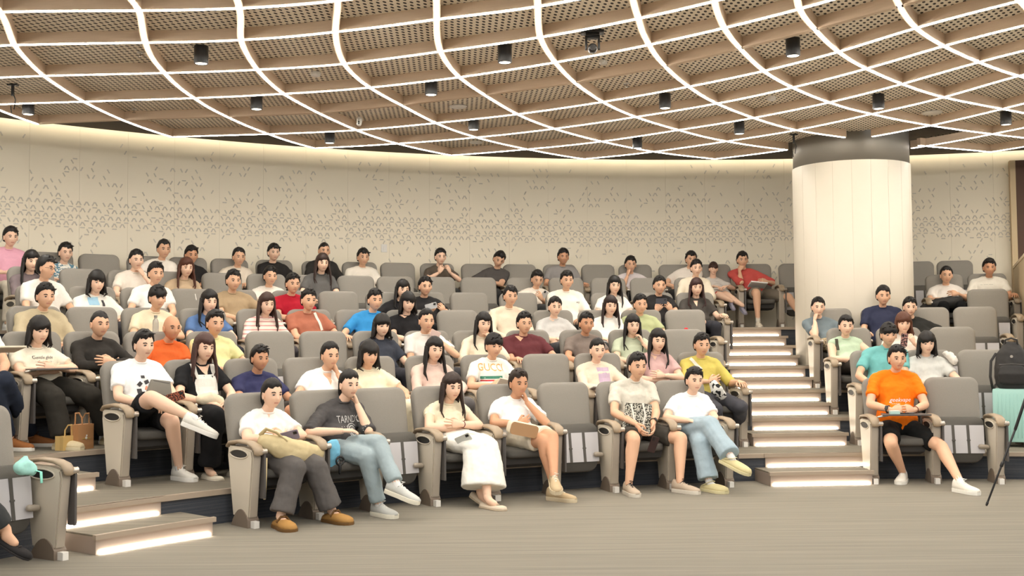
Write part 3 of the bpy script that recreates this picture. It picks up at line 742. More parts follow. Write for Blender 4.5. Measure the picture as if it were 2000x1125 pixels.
SKIN = {'f': (236, 196, 168), 'm': (222, 176, 144), 't': (204, 152, 118)}
M_lip = mat('lips', (206, 144, 126), .5); M_eye = mat('eye_white', (222, 214, 206), .3); M_iris = mat('iris', (34, 24, 20), .2)
PEOPLE = {}
def person(row, phi, px, py, label, top=(240, 238, 232), sleeve='short', bottom=(50, 50, 52), leg='long', hair='short', hcol=(26, 22, 20), skin='f',
           arms=('lap', 'lap'), pitch=.12, yaw=0, roll=0, fwd_=0.0, hem='tee', shoes=('sneaker', (230, 228, 222), (240, 238, 232)), legs=None, wide=1.0, sleeve_col=None,
           topmat=None, botmat=None, scale=1.0, sock=None, low=0.0, flip_feet=None, hidelegs=False):
    R = RF[row]; base = P(phi, R, ZP[row]); root = thing('person', label, 'person', base, -phi, None)
    Mw = Matrix.Translation(base) @ Matrix.Rotation(-phi, 4, 'Z')
    lod = 0 if row == 0 else 1 if row <= 2 else 2
    # head target from the photograph's head position, at the depth of this seat
    hy = .335 - fwd_
    c0 = Mw @ Vector((0, hy, 1.18)); dist = (c0 - Vector((0, 0, CAM_H))).dot(fwd)
    dx_, dy_ = (px - 1000) / F_PX, (562.5 - py) / F_PX
    q = Vector((0, 0, CAM_H)) + (fwd + cx_ * dx_ + cy_ * dy_) * dist
    hl = Mw.inverted() @ q
    hx = max(-.28, min(.28, hl.x)); hz = max(.92, min(1.36, hl.z)) - low * 0
    s = (hz - .50) / .69            # torso stretch
    def Zs(z): return .50 + (z - .50) * min(s, 1.06) if z > .5 else z
    k = scale
    drop = hz - (.50 + .69 * s)
    lx = hx * .85; bx = max(-.07, min(.07, hx * .35))
    sk = mat('skin_' + skin, SKIN[skin], .55, noise_s=9, noise_amt=.05, spec=.35)
    voxel = (.0115, .016, .021)[lod]; nseg = (12, 10, 8)[lod]
    sh_y = .425 - fwd_ * .6; sh_z = hz - .195
    sw = .165 * wide * (1.0 if skin != 'f' else .93)
    pel = Vector((bx, .31, .53)); waist = Vector((bx + (lx - bx) * .4, .36 - fwd_ * .1, .53 + (sh_z - .53) * .35)); chest = Vector((bx + (lx - bx) * .8, .405 - fwd_ * .4, .53 + (sh_z - .53) * .76)); sho = Vector((lx, sh_y, sh_z)); nkb = Vector((lx * 1.05, sh_y - .01, sh_z + .045)); hc = Vector((hx, hy, hz)); nkt = hc + Vector((0, .028, -.085))
    def torso(acc, g, top_=True, hem_z=None):
        pts = [pel, waist, chest, sho - Vector((0, 0, .02))] + ([nkb] if top_ else [])
        rr = [(.165 * wide + g, .115 + g), (.140 * wide + g, .100 + g), (.160 * wide + g, .108 + g), (.140 * wide + g, .078 + g)] + ([(.060 + g * .6, .055 + g * .6)] if top_ else [])
        acc.tube(pts, rr, 16, up=(1, 0, 0))
        acc.tube([sho + Vector((-sw, 0, -.012)), sho + Vector((-sw * .45, 0, .018)), sho + Vector((sw * .45, 0, .018)), sho + Vector((sw, 0, -.012))], [.050 + g, .052 + g, .052 + g, .050 + g], 10)
    armj = []
    for sgn, key in zip((-1, 1), arms):
        e, w_, hd, hn, cu = ARM[key] if isinstance(key, str) else key
        mz = lambda v: Vector((v[0] * sgn + lx * .5 * max(0, (v[2] - .7) / .3), v[1], .5 + (v[2] - .5) * (sh_z - .5) / .50 if v[2] > .7 else v[2]))
        sh_ = sho + Vector((sgn * (sw + .012), 0, -.022))
        E_, W_ = mz(e), mz(w_)
        if isinstance(key, str) and key in ('chin', 'cheek'):
            W_ = hc + Vector((sgn * .055, -.045, -.165)); 
        # keep limb lengths human
        ue = E_ - sh_; E_ = sh_ + ue.normalized() * min(max(ue.length, .26), .32); we = W_ - E_; W_ = E_ + we.normalized() * min(max(we.length, .21), .275)
        armj.append((sgn, sh_, E_, W_, Vector((hd[0] * sgn, hd[1], hd[2])), Vector((hn[0] * sgn, hn[1], hn[2])), cu))
    LG = legs or 'normal'
    lg = {'normal': [((-.09, .29, .515), (-.12, -.13, .525), (-.12, -.12 if row < 1 else -.03, .085), (0, 0)), ((.09, .29, .515), (.12, -.13, .525), (.12, -.12 if row < 1 else -.03, .085), (0, 0))],
          'crossR': [((-.09, .29, .515), (-.04, -.13, .50), (-.02, -.10, .085), (0, 0)), ((.09, .29, .53), (.0, -.17, .63), (-.16, -.24, .29), (-.25, -.5))],
          'crossL': [((-.09, .29, .54), (.03, -.17, .64), (.22, -.26, .34), (.35, -.45)), ((.09, .29, .515), (.07, -.13, .51), (.03, -.12, .085), (.15, 0))]}[LG] if isinstance(LG, str) else LG
    legj = [] if isinstance(lg[0][0], float) else [(Vector(a_), Vector(b_), Vector(c_), d_) for a_, b_, c_, d_ in lg]
    if legs and not isinstance(legs, str) and len(legs[0]) == 4 and len(legs[0][1]) == 2:
        I_ = Mw.inverted(); co_ = I_ @ Vector((0, 0, CAM_H)); legj = []
        def onray(px_, py_, c_, r_, far=False):
            d = (I_.to_3x3() @ (fwd + cx_ * (px_ - 1000) / F_PX + cy_ * (562.5 - py_) / F_PX)).normalized()
            t0 = (c_ - co_).dot(d); h2 = (co_ + d * t0 - c_).length_squared; dd = math.sqrt(max(0, r_ * r_ - h2))
            return co_ + d * (t0 + dd * (1 if far else -1))
        for hipx, (kx, ky), (ax, ay, am), ft in legs:
            h_ = Vector((hipx + bx, .29, .525)); kn = onray(kx, ky, h_, .44)
            if am == 'g': an = I_ @ unproj(ax, ay, ZP[row]) + Vector((0, 0, .092))
            else: an = onray(ax, ay, kn, .42, am == 'f')
            legj.append((h_, kn, an, ft))
    showlegs = not hidelegs
    # ---- body: one surface with head and hands joined in
    covered_arm = sleeve == 'long'; longleg = leg in ('long', 'wide', 'skirt')
    def body_parts(acc):
        torso(acc, -.006)
        acc.tube([sho + Vector((0, -.005, -.03)), nkb, nkt, hc + Vector((0, .02, -.04))], [.06, .052, .047, .045], 12)
        for sgn, a0, a1, a2, *_ in armj:
            acc.tube([a0, a0.lerp(a1, .5), a1], [.050, .046, .040], nseg)
            acc.tube([a1, a1.lerp(a2, .3), a1.lerp(a2, .8), a2], [.041, .042, .031, .026], nseg)
        if showlegs:
            for h_, kn, an, _ in legj:
                acc.tube([h_, h_.lerp(kn, .5), kn], [.092, .080, .062], nseg + 2)
                acc.tube([kn, kn.lerp(an, .28) + Vector((0, .012, 0)), kn.lerp(an, .65), an], [.062, .062, .045, .035], nseg + 2)
    me = dress_mesh([body_parts], voxel, sk, 'body', disp=0, smooth=3)
    acc = Acc(); nv_ = len(me.vertices); co = np.empty(nv_ * 3); me.vertices.foreach_get('co', co); acc.v = [tuple(c) for c in co.reshape(-1, 3).tolist()]
    acc.f = [tuple(p.vertices) for p in me.polygons]; acc.m = [0] * len(acc.f); bpy.data.meshes.remove(me)
    hm = mat('hair_%d_%d_%d' % tuple(hcol), hcol, .5, noise_s=120, noise_amt=.35, bump=.8, bscale=160, spec=.35)
    TH_ = Matrix.Translation(hc) @ Matrix.Rotation(yaw, 4, 'Z') @ Matrix.Rotation(roll, 4, 'Y') @ Matrix.Rotation(pitch, 4, 'X') @ Matrix.Scale(k * (1.0 if skin != 'f' else .97), 4)
    add_head(acc, TH_, 0, 1, 2, 3, 4)
    for sgn, a0, a1, a2, hd, hn, cu in armj: hand(acc, a2, hd, hn, -sgn, cu, 0, (7, 6, 5)[lod], .95 if skin == 'f' else 1.03)
    body = build(acc, 'body', [sk, M_lip, M_eye, M_iris, hm], root, smooth=True)
    # ---- hair
    if hair != 'none':
        ha = Acc(); hair_geo(ha, TH_, hair if hair != 'cap' else 'short', px, lod); build(ha, 'hair', hm, root, smooth=True)
    if hair == 'cap':
        ca = Acc(); rows = []
        for j in range(9):
            la = .35 + j / 8 * (PI / 2 - .35)
            rows.append([TH_ @ head_pt(Vector((math.sin(i / 20 * 2 * PI) * math.cos(la), -math.cos(i / 20 * 2 * PI) * math.cos(la), math.sin(la))), .026, False) for i in range(20)])
        ca.loft(rows); ca.loft([[TH_ @ Vector((x, -.09 - .07 * math.cos(x / .075 * PI / 2), z)) for x in [-.07 + .02 * i for i in range(8)]] + [TH_ @ Vector((x, -.06, z)) for x in [.07 - .02 * i for i in range(8)]] for z in (.052, .06)])
        build(ca, 'cap', mat('cap_cloth', (30, 30, 34), .8), root, smooth=True)
    # ---- shirt
    tm = topmat or cloth(top)
    def shirt_parts(acc):
        torso(acc, .012)
        if hem == 'tee': acc.tube([pel + Vector((0, .015, .0)), pel + Vector((0, 0, .08)), waist], [(.185 * wide, .145), (.182 * wide, .138), (.162 * wide, .122)], 16, up=(1, 0, 0))
        if sleeve == 'none': return
        for sgn, a0, a1, a2, *_ in armj:
            up_ = (a0 - a1).normalized(); acc.tube([a0 + up_ * .022, a0 - up_ * .03], [.056, .062], 12)
            if sleeve == 'short':
                e_ = a0.lerp(a1, .66); acc.tube([a0 + Vector((-sgn * .03, 0, .005)), a0.lerp(a1, .3), e_], [.062, .062, .064], 12, round_ends=False)
            elif sleeve == 'half':
                acc.tube([a0 + Vector((-sgn * .03, 0, .005)), a0.lerp(a1, .5), a1], [.064, .064, .064], 12, round_ends=False)
            elif sleeve == 'cap':
                acc.tube([a0 + Vector((-sgn * .03, 0, .005)), a0.lerp(a1, .38)], [.060, .058], 12, round_ends=False)
            elif sleeve == 'long':
                acc.tube([a0 + Vector((-sgn * .02, 0, 0)), a0.lerp(a1, .5), a1], [.058, .055, .050], 12, round_ends=True)
                acc.tube([a1, a1.lerp(a2, .5), a1.lerp(a2, .93)], [.050, .046, .038], 12, round_ends=False)
    sme = dress_mesh([shirt_parts], voxel * .95, tm, 'shirt', disp=(.012 if row == 0 else .009), dsc=.07, smooth=3)
    shirt = put('shirt', sme, root)
    # collar band
    ca = Acc(); ring = []
    for i in range(17):
        t = i / 16 * 2 * PI; ring.append(nkb + Vector((.066 * math.cos(t), .060 * math.sin(t) - .004, .012 + .016 * math.sin(t))))
    ca.tube(ring, [(.006, .008)] * 17, 6, round_ends=False); build(ca, 'collar', tm, shirt, smooth=True)
    # ---- trousers, shorts or skirt
    if showlegs and leg != 'none':
        bmt = botmat or cloth(bottom)
        def bot(acc):
            acc.tube([pel + Vector((0, .02, .05)), pel + Vector((0, -.02, -.02))], [(.172 * wide, .122), (.178 * wide, .12)], 14, up=(1, 0, 0))
            for h_, kn, an, _ in legj:
                if leg == 'shorts':
                    acc.tube([h_, h_.lerp(kn, .4), h_.lerp(kn, .78)], [.097, .098, .100], 12, round_ends=False)
                elif leg == 'skirt': pass
                else:
                    w2 = 1.25 if leg == 'wide' else 1.0; en = kn.lerp(an, .93)
                    acc.tube([h_, h_.lerp(kn, .5), kn + (kn - h_).normalized() * .01], [.096, .090 * w2, .078 * w2], 12)
                    acc.tube([kn, kn.lerp(an, .4), en], [.076 * w2, .070 * w2, .066 * w2 ** 1.8], 12, round_ends=False)
            if leg == 'skirt':
                kz = (legj[0][1] + legj[1][1]) / 2; az = (legj[0][2] + legj[1][2]) / 2
                acc.tube([pel + Vector((0, .02, 0)), pel.lerp(kz, .5), kz], [(.19, .12), (.20, .105), (.17, .095)], 16, up=(1, 0, 0))
                acc.tube([kz + Vector((0, .03, 0)), kz.lerp(az, .45) + Vector((0, .0, 0)), kz.lerp(az, .86)], [(.165, .11), (.185, .13), (.205, .15)], 16, up=(1, 0, 0), round_ends=False)
        bme = dress_mesh([bot], voxel, bmt, 'trousers', disp=.009, dsc=.09, smooth=3)
        put({'shorts': 'shorts', 'skirt': 'skirt'}.get(leg, 'trousers'), bme, root)
    # ---- shoes
    SHS[0] = .62 if scale < .85 else 1.0
    if showlegs and row < 3 or row == 6 and showlegs:
        for (h_, kn, an, (yw, pt)) in legj:
            T = Matrix.Translation(an + Vector((0, 0, -.092))) @ Matrix.Rotation(yw, 4, 'Z')
            if pt: T = Matrix.Translation(an) @ Matrix.Rotation(yw, 4, 'Z') @ Matrix.Rotation(pt * -1, 4, 'X') @ Matrix.Translation((0, 0, -.085))
            u_, s_, e_ = shoe_geo(shoes[0], T)
            sh = build(u_, 'shoe', cloth(shoes[1], .7), root, smooth=True); build(s_, 'sole', cloth(shoes[2], .6), sh, bevel=.004)
            if e_.v: build(e_, 'laces' if shoes[0] in ('sneaker', 'boot') else 'strap', cloth(shoes[3] if len(shoes) > 3 else shoes[2], .7), sh, smooth=True)
            if sock or shoes[0] in ('flat', 'croc', 'clog'):
                so = Acc(); mt_ = cloth(sock) if sock else sk
                dn = (an - kn).normalized(); so.tube([an - dn * (.07 if sock else .01), an, an + Vector(T.to_3x3() @ Vector((0, -.03, -.03))), an + Vector(T.to_3x3() @ Vector((0, -.09, -.045)))], [.036, .036, .034, .028], 10)
                build(so, 'sock' if sock else 'foot', mt_, root, smooth=True)
    PEOPLE[(row, px)] = dict(root=root, shirt=shirt, sme=sme, Mw=Mw, hc=hc, lx=lx, sh_z=sh_z, sho=sho, arm=armj, legj=legj, sk=sk)
    return PEOPLE[(row, px)]

# ------------------------------------------------------------------ who sits where
PED0 = [-.7842, -.709, -.6395, -.5679, -.4952, None, -.488, -.4128, -.3368, -.2634, -.1901, None, -.0032, .0728, .1459]
mid = lambda a_, b_: (a_ + b_) / 2
ROWS = {0: [mid(*q) for q in ((-.7842, -.709), (-.709, -.6395), (-.6395, -.5679), (-.5679, -.4952), (-.488, -.4128), (-.4128, -.3368), (-.3368, -.2634), (-.2634, -.1901), (-.0032, .0728), (.0728, .1459))],
 1: [-.804, -.743, -.681, -.618, -.549, -.48, -.415, -.341, -.278, -.214, -.152, .055, .117, .178],
 2: [-.845, -.791, -.736, -.675, -.615, -.558, -.5, -.442, -.387, -.325, -.262, -.204, -.142, .052, .108, .167],
 3: [-.802, -.751, -.701, -.646, -.589, -.537, -.486, -.431, -.374, -.32, -.265, -.213, -.163, -.112, .054, .11, .16, .21],
 4: [-.763, -.718, -.671, -.626, -.582, -.525, -.476, -.426, -.382, -.334, -.279, -.227, -.176, -.125, -.079, .238],
 5: [-.743, -.699, -.657, -.614, -.569, -.525, -.477, -.433, -.391, -.346, -.301, -.25, -.204, -.157, -.113, -.064, .207, .25],
 6: [-.742, -.701, -.66, -.617, -.579, -.539, -.495, -.449, -.408, -.368, -.326, -.282, -.237, -.193, -.151, -.11, -.066, -.024, .02, .064, .19, .229]}
W_ = (240, 237, 230); BLK = (34, 33, 34); sn = lambda c=(228, 224, 214), d=(238, 234, 226): ('sneaker', c, d)
NORM = None
# (row, seat, px, py, short description, keyword arguments)
TBL = [
 (0, 0, 535, 770, 'white V-neck top with a khaki bag on the lap', dict(top=(238, 236, 230), bottom=(92, 88, 86), leg='wide', hair='pony', arms=('cross_i', 'cross_o'), shoes=('clog', (172, 130, 74), (112, 82, 48)), legs=[(-.09, (574, 916), (548, 1032, 'g'), (-.15, 0)), (.09, (616, 914), (648, 1020, 'g'), (.1, 0))], skin='f')),
 (0, 1, 698, 752, 'charcoal graphic T-shirt and light jeans, chin on hand', dict(top=(74, 72, 72), sleeve='half', bottom=(154, 168, 172), hair='pony', arms=('rest2', 'cheek'), shoes=('sneaker', (196, 196, 190), (232, 226, 208), (236, 234, 228)), legs=[(-.07, (716, 893), (740, 1008, 'g'), (.1, 0)), (.05, (738, 866), (775, 948, 'n'), (.55, -.3))], sock=(228, 226, 222))),
 (0, 3, 884, 757, 'cream blouse and long white skirt, arms folded', dict(top=(232, 220, 192), sleeve='cap', bottom=(240, 236, 226), leg='skirt', hair='long', hcol=(48, 34, 28), arms=('cross_i', 'cross_o'), shoes=('flat', (214, 198, 176), (196, 178, 154)), legs=[(-.09, (940, 862), (938, 960, 'n'), (.35, -.4)), (.09, (945, 880), (952, 993, 'g'), (.2, 0))])),
 (0, 4, 1015, 749, 'white T-shirt and cream shorts, head propped on hand', dict(top=(242, 240, 236), bottom=(222, 212, 192), leg='shorts', skin='t', hair='short', hcol=(46, 36, 30), arms=('cross_i', 'cheek'), shoes=('sneaker', (190, 168, 134), (212, 196, 166), (230, 222, 206)), legs=[(-.06, (1062, 862), (1084, 978, 'g'), (.45, 0)), (.09, (1078, 853), (1082, 930, 'n'), (-.35, -.25))])),
 (0, 6, 1247, 716, 'beige T-shirt with a patterned tote on the lap', dict(top=(208, 202, 188), bottom=(70, 66, 60), leg='shorts', skin='m', hair='short', arms=('between', 'between'), shoes=('sneaker', (186, 168, 148), (214, 206, 192), (30, 30, 32)), legs=[(-.09, (1238, 858), (1228, 966, 'g'), (-.05, 0)), (.09, (1330, 856), (1328, 962, 'g'), (.45, 0))], wide=1.05)),
 (0, 7, 1357, 743, 'white T-shirt and pale jeans with legs crossed', dict(top=(240, 239, 236), bottom=(158, 176, 186), leg='wide', hair='short', arms=('lap', 'lap'), shoes=('croc', (208, 196, 150), (214, 204, 162)), sock=(226, 224, 220), legs=[(-.09, (1386, 832), (1428, 893, 'n'), (.6, -.35)), (.09, (1368, 866), (1385, 960, 'g'), (.35, 0))])),
 (0, 8, 1752, 700, 'bright orange T-shirt with clasped hands', dict(top=(246, 124, 20), bottom=(26, 27, 27), leg='shorts', skin='m', hair='short', arms=('clasp', 'clasp'), wide=1.12, fwd_=-.03, shoes=('sneaker', (228, 222, 210), (236, 232, 222), (240, 238, 230)), sock=(234, 230, 224), legs=[(-.09, (1740, 866), (1764, 942, 'g'), (-.45, 0)), (.09, (1838, 872), (1876, 962, 'g'), (.4, 0))])),
 (1, 0, 283, 674, 'white T-shirt and black shorts, legs crossed', dict(top=(243, 243, 240), bottom=(24, 24, 26), leg='shorts', skin='f', hair='short', arms=('lap', 'lap'), wide=1.1, sock=(230, 228, 224), legs=[(-.09, (294, 776), (380, 818, 'n'), (.9, -.4)), (.09, (336, 822), (350, 938, 'g'), (.1, 0))], shoes=sn())),
 (1, 1, 401, 680, 'white knit vest over a black top', dict(top=(28, 28, 30), bottom=(22, 22, 24), leg='wide', hair='long', hcol=(70, 46, 40), arms=('lap', 'lap'), shoes=('flat', (226, 216, 196), (236, 228, 212)))),
 (1, 2, 506, 700, 'navy T-shirt, smaller than the neighbours', dict(top=(52, 54, 88), bottom=(60, 56, 52), leg='shorts', skin='t', hair='short', arms=('thigh', 'rest'), scale=.93)),
 (1, 3, 652, 695, 'white V-neck T-shirt leaning on one elbow', dict(top=(242, 240, 234), bottom=(206, 196, 176), hair='crop', skin='m', arms=('lap', 'cheek'))),
 (1, 4, 715, 693, 'cream T-shirt and cream trousers', dict(top=(232, 222, 194), bottom=(226, 216, 190), hair='bob', skin='m', arms=('lap', 'thigh'))),
 (1, 5, 847, 684, 'pale pink long-sleeved top', dict(top=(222, 194, 180), sleeve='long', bottom=(96, 92, 92), hair='long', arms=('lap', 'lap'))),
 (1, 6, 965, 676, 'white T-shirt with orange lettering and a green stripe', dict(top=(238, 234, 224), bottom=(36, 34, 34), leg='shorts', hair='fringe', skin='m', arms=('clasp', 'clasp'))),
 (1, 8, 1165, 684, 'cream cardigan over a lilac top', dict(top=(230, 212, 190), sleeve='long', bottom=(190, 160, 170), leg='skirt', hair='pony', arms=('lap', 'lap'))),
 (1, 9, 1285, 666, 'dusty pink blouse with folded arms', dict(top=(206, 170, 166), bottom=(46, 50, 58), hair='long', arms=('cross_i', 'cross_o'))),
 (1, 10, 1370, 674, 'mustard yellow T-shirt and dark trousers', dict(top=(200, 184, 96), sleeve='half', bottom=(70, 70, 76), hair='short', skin='m', arms=('cross_i', 'rest'), legs=[(-.09, (1398, 800), (1402, 872, 'g'), (0, 0)), (.09, (1447, 795), (1440, 868, 'g'), (.1, 0))], shoes=('sneaker', (120, 116, 112), (206, 200, 190)))),
 (1, 11, 1735, 654, 'teal T-shirt and dark shorts', dict(top=(112, 178, 176), bottom=(56, 50, 50), leg='shorts', skin='m', hair='fringe', arms=('thigh', 'thigh'), wide=1.12)),
 (1, 12, 1810, 671, 'pale grey gathered blouse', dict(top=(206, 206, 200), bottom=(196, 214, 216), leg='skirt', hair='bob', arms=('lap', 'lap'))),
 (2, 0, 72, 647, 'cream slogan T-shirt and wide charcoal trousers', dict(top=(232, 224, 204), bottom=(46, 43, 38), leg='wide', hair='bob', skin='f', arms=('cross_i', 'cross_o'), shoes=('croc', (212, 196, 160), (220, 206, 172)), legs=[(-.09, (104, 778), (122, 878, 'g'), (.25, 0)), (.09, (180, 776), (214, 868, 'g'), (.2, 0))])),
 (2, 1, 192, 633, 'black hooded jacket and olive trousers', dict(top=(46, 43, 40), sleeve='long', bottom=(96, 88, 66), hair='buzz', skin='m', arms=('cross_i', 'cross_o'))),
 (2, 2, 345, 640, 'rust orange T-shirt, head nearly bald', dict(top=(206, 96, 44), bottom=(40, 40, 42), hair='bald', skin='t', arms=('lap', 'thigh'))),
 (2, 3, 416, 632, 'pale yellow-green T-shirt', dict(top=(218, 212, 156), bottom=(90, 86, 80), hair='short', skin='m', arms=('lap', 'rest'))),
 (2, 6, 745, 637, 'slate blue polo shirt and dark bobbed hair', dict(top=(58, 62, 72), bottom=(50, 50, 56), hair='bob', arms=('thigh', 'rest'))),
 (2, 7, 830, 627, 'white polo shirt, hand raised to the mouth', dict(top=(228, 222, 214), bottom=(60, 60, 64), hair='crop', arms=('rest', 'chin'), skin='m')),
 (2, 8, 945, 633, 'cream lace long-sleeved top', dict(top=(230, 216, 192), sleeve='long', bottom=(200, 190, 170), hair='long', arms=('lap', 'chin'))),
 (2, 9, 1022, 632, 'maroon V-neck T-shirt', dict(top=(98, 50, 54), bottom=(150, 140, 110), hair='short', skin='m', arms=('rest', 'thigh'), wide=1.2)),
 (2, 10, 1145, 632, 'grey-brown T-shirt behind the cream cardigan', dict(top=(124, 112, 104), bottom=(80, 76, 66), leg='shorts', hair='short', skin='t', arms=('thigh', 'lap'))),
 (2, 11, 1235, 636, 'pale green T-shirt, cheek on hand', dict(top=(190, 198, 172), bottom=(60, 60, 50), hair='long', arms=('thigh', 'cheek'))),
 (2, 13, 1652, 637, 'mint sleeveless top with a dark shoulder strap', dict(top=(186, 206, 178), sleeve='none', bottom=(60, 54, 50), leg='shorts', hair='short', skin='f', arms=('lap', 'lap'), shoes=('sneaker', (110, 70, 50), (226, 216, 196), (90, 40, 30)), legs=[((-.09, .29, .53), (.0, -.18, .62), (-.03, -.30, .30), (-.5, -.4)), ((.09, .29, .515), (.10, -.13, .51), (.06, -.05, .085), (0, 0))])),
 (2, 14, 1764, 632, 'brown hair holding a phone in a patterned case', dict(top=(232, 220, 206), bottom=(220, 210, 200), leg='skirt', hair='bob', hcol=(86, 50, 34), arms=('lap', 'high'))),
 (3, 0, 90, 579, 'khaki beige sweatshirt', dict(top=(184, 170, 140), sleeve='half', bottom=(120, 130, 140), hair='short', arms=('lap', 'lap'), skin='m', wide=1.15)),
 (3, 2, 310, 582, 'sand T-shirt holding a clear bottle', dict(top=(224, 208, 178), bottom=(60, 58, 60), hair='fringe', arms=('thigh', 'clasp'), skin='m')),
 (3, 3, 408, 590, 'blue shirt and black hair with a white clip', dict(top=(84, 112, 156), bottom=(50, 50, 60), hair='long', arms=('lap', 'lap'))),
 (3, 4, 521, 595, 'pink and white striped jumper', dict(top=(232, 212, 198), sleeve='long', bottom=(80, 76, 80), hair='long', hcol=(58, 38, 30), arms=('lap', 'lap'), topmat='stripe')),
 (3, 5, 600, 587, 'terracotta shirt with a white shoulder strap', dict(top=(168, 104, 82), bottom=(100, 90, 80), hair='short', skin='m', arms=('thigh', 'thigh'), wide=1.12)),
 (3, 6, 737, 586, 'bright blue T-shirt', dict(top=(56, 140, 200), bottom=(50, 50, 60), hair='short', skin='m', arms=('rest', 'lap'))),
 (3, 7, 795, 592, 'black round-neck top with clasped hands', dict(top=(32, 31, 33), bottom=(40, 40, 44), hair='bob', arms=('lap', 'lap'))),
 (3, 9, 997, 579, 'oatmeal sweatshirt', dict(top=(224, 206, 182), sleeve='long', bottom=(80, 76, 70), hair='short', skin='m', arms=('lap', 'lap'), wide=1.1)),
 (3, 10, 1083, 600, 'pale grey knitted top', dict(top=(196, 194, 190), bottom=(60, 60, 64), hair='short', arms=('lap', 'lap'))),
 (3, 11, 1193, 598, 'white T-shirt and dark wavy hair', dict(top=(234, 230, 222), bottom=(60, 60, 60), hair='long', hcol=(40, 26, 24), arms=('lap', 'lap'))),
 (3, 12, 1250, 595, 'sage green T-shirt', dict(top=(172, 178, 134), bottom=(70, 70, 60), hair='short', arms=('lap', 'lap'), skin='m', wide=1.1)),
 (3, 14, 1598, 600, 'denim blue short-sleeved shirt beside the pillar', dict(top=(112, 124, 130), bottom=(90, 84, 72), leg='skirt', botmat='leopard', hair='short', arms=('cheek', 'lap'))),
 (3, 15, 1725, 578, 'navy T-shirt in front of the pillar', dict(top=(48, 52, 74), bottom=(40, 40, 44), hair='short', skin='m', arms=('rest', 'lap'), wide=1.15)),
 (3, 16, 1778, 600, 'black T-shirt with a white badge', dict(top=(38, 38, 36), bottom=(50, 48, 46), hair='short', arms=('lap', 'rest'))),
 (4, 0, 88, 524, 'white T-shirt and glasses near the left edge', dict(top=(228, 222, 212), bottom=(60, 60, 64), hair='short', skin='m', arms=('lap', 'rest'), yaw=.6)),
 (4, 1, 187, 552, 'white T-shirt with a pale blue square print', dict(top=(234, 230, 220), sleeve='half', bottom=(60, 60, 64), hair='bob', arms=('lap', 'lap'), wide=1.1)),
 (4, 2, 308, 534, 'plain white T-shirt behind the bottle holder', dict(top=(236, 232, 224), bottom=(80, 80, 84), hair='short', skin='m', arms=('lap', 'lap'))),
 (4, 4, 452, 549, 'light brown T-shirt and curly hair', dict(top=(164, 142, 112), bottom=(80, 70, 64), hair='short', skin='m', arms=('lap', 'clasp'), wide=1.1)),
 (4, 5, 570, 555, 'crimson T-shirt', dict(top=(166, 26, 44), bottom=(40, 40, 46), hair='short', skin='m', arms=('lap', 'lap'))),
 (4, 7, 790, 566, 'black long-sleeved top and straight black hair', dict(top=(30, 29, 31), sleeve='long', bottom=(30, 30, 32), hair='long', arms=('lap', 'lap'))),
 (4, 8, 829, 560, 'black T-shirt holding a silver phone', dict(top=(38, 37, 38), bottom=(30, 30, 32), hair='short', skin='m', arms=('phone', 'phone'))),
 (4, 11, 1107, 548, 'roomy white T-shirt with a small chest print', dict(top=(236, 228, 214), sleeve='half', bottom=(60, 60, 60), hair='short', skin='m', arms=('thigh', 'lap'), wide=1.15)),
 (4, 12, 1200, 558, 'white blouse, fifth row', dict(top=(232, 226, 216), bottom=(200, 190, 180), hair='long', arms=('lap', 'lap'))),
 (4, 13, 1288, 558, 'black T-shirt typing on a phone with both hands', dict(top=(40, 38, 38), bottom=(40, 40, 42), hair='short', skin='m', arms=('phone', 'phone'))),
 (4, 14, 1360, 562, 'dark grey polo shirt and long wavy hair', dict(top=(72, 68, 64), bottom=(50, 50, 56), hair='long', hcol=(58, 36, 34), arms=('lap', 'rest'))),
 (5, 0, 57, 512, 'mauve grey sweatshirt and a long black ponytail', dict(top=(118, 106, 108), sleeve='long', bottom=(60, 60, 64), hair='long', arms=('lap', 'lap'))),
 (5, 2, 267, 508, 'white T-shirt with one hand under the chin', dict(top=(232, 222, 208), bottom=(60, 60, 60), hair='short', arms=('lap', 'chin'))),
 (5, 3, 366, 523, 'tan top and long reddish brown hair', dict(top=(194, 170, 140), sleeve='half', bottom=(60, 60, 60), hair='long', hcol=(78, 42, 28), arms=('lap', 'lap'))),
 (5, 5, 527, 540, 'white top half hidden behind striped jumper', dict(top=(230, 222, 210), bottom=(60, 60, 60), hair='short', skin='m', arms=('lap', 'lap'))),
 (5, 6, 631, 514, 'dark grey T-shirt and long brown hair over the shoulders', dict(top=(92, 90, 88), bottom=(60, 60, 60), hair='long', hcol=(52, 36, 30), arms=('lap', 'lap'))),
 (5, 11, 1050, 545, 'white T-shirt looking down at a phone', dict(top=(228, 218, 204), bottom=(60, 60, 60), hair='short', skin='m', arms=('clasp', 'phone'), pitch=.4)),
 (5, 15, 1360, 524, 'loose cream long-sleeved top', dict(top=(232, 220, 198), sleeve='long', bottom=(60, 60, 60), hair='short', arms=('lap', 'lap'), wide=1.1)),
 (5, 16, 1848, 538, 'white T-shirt with a black backpack on the lap', dict(top=(236, 228, 218), bottom=(24, 24, 26), hair='crop', skin='m', arms=('lap', 'clasp'))),
 (5, 17, 1932, 523, 'white T-shirt with green sleeve edges', dict(top=(234, 228, 214), bottom=(60, 60, 60), hair='short', skin='t', arms=('rest', 'rest'), wide=1.15)),
 (6, 0, 22, 463, 'pink shirt at the far left', dict(top=(226, 168, 186), sleeve='short', bottom=(214, 204, 186), hair='short', skin='f', arms=('clasp', 'clasp'), wide=1.1)),
 (6, 1, 132, 493, 'blue and white patterned shirt', dict(top=(160, 178, 186), bottom=(60, 60, 60), hair='short', arms=('lap', 'lap'), topmat='pattern')),
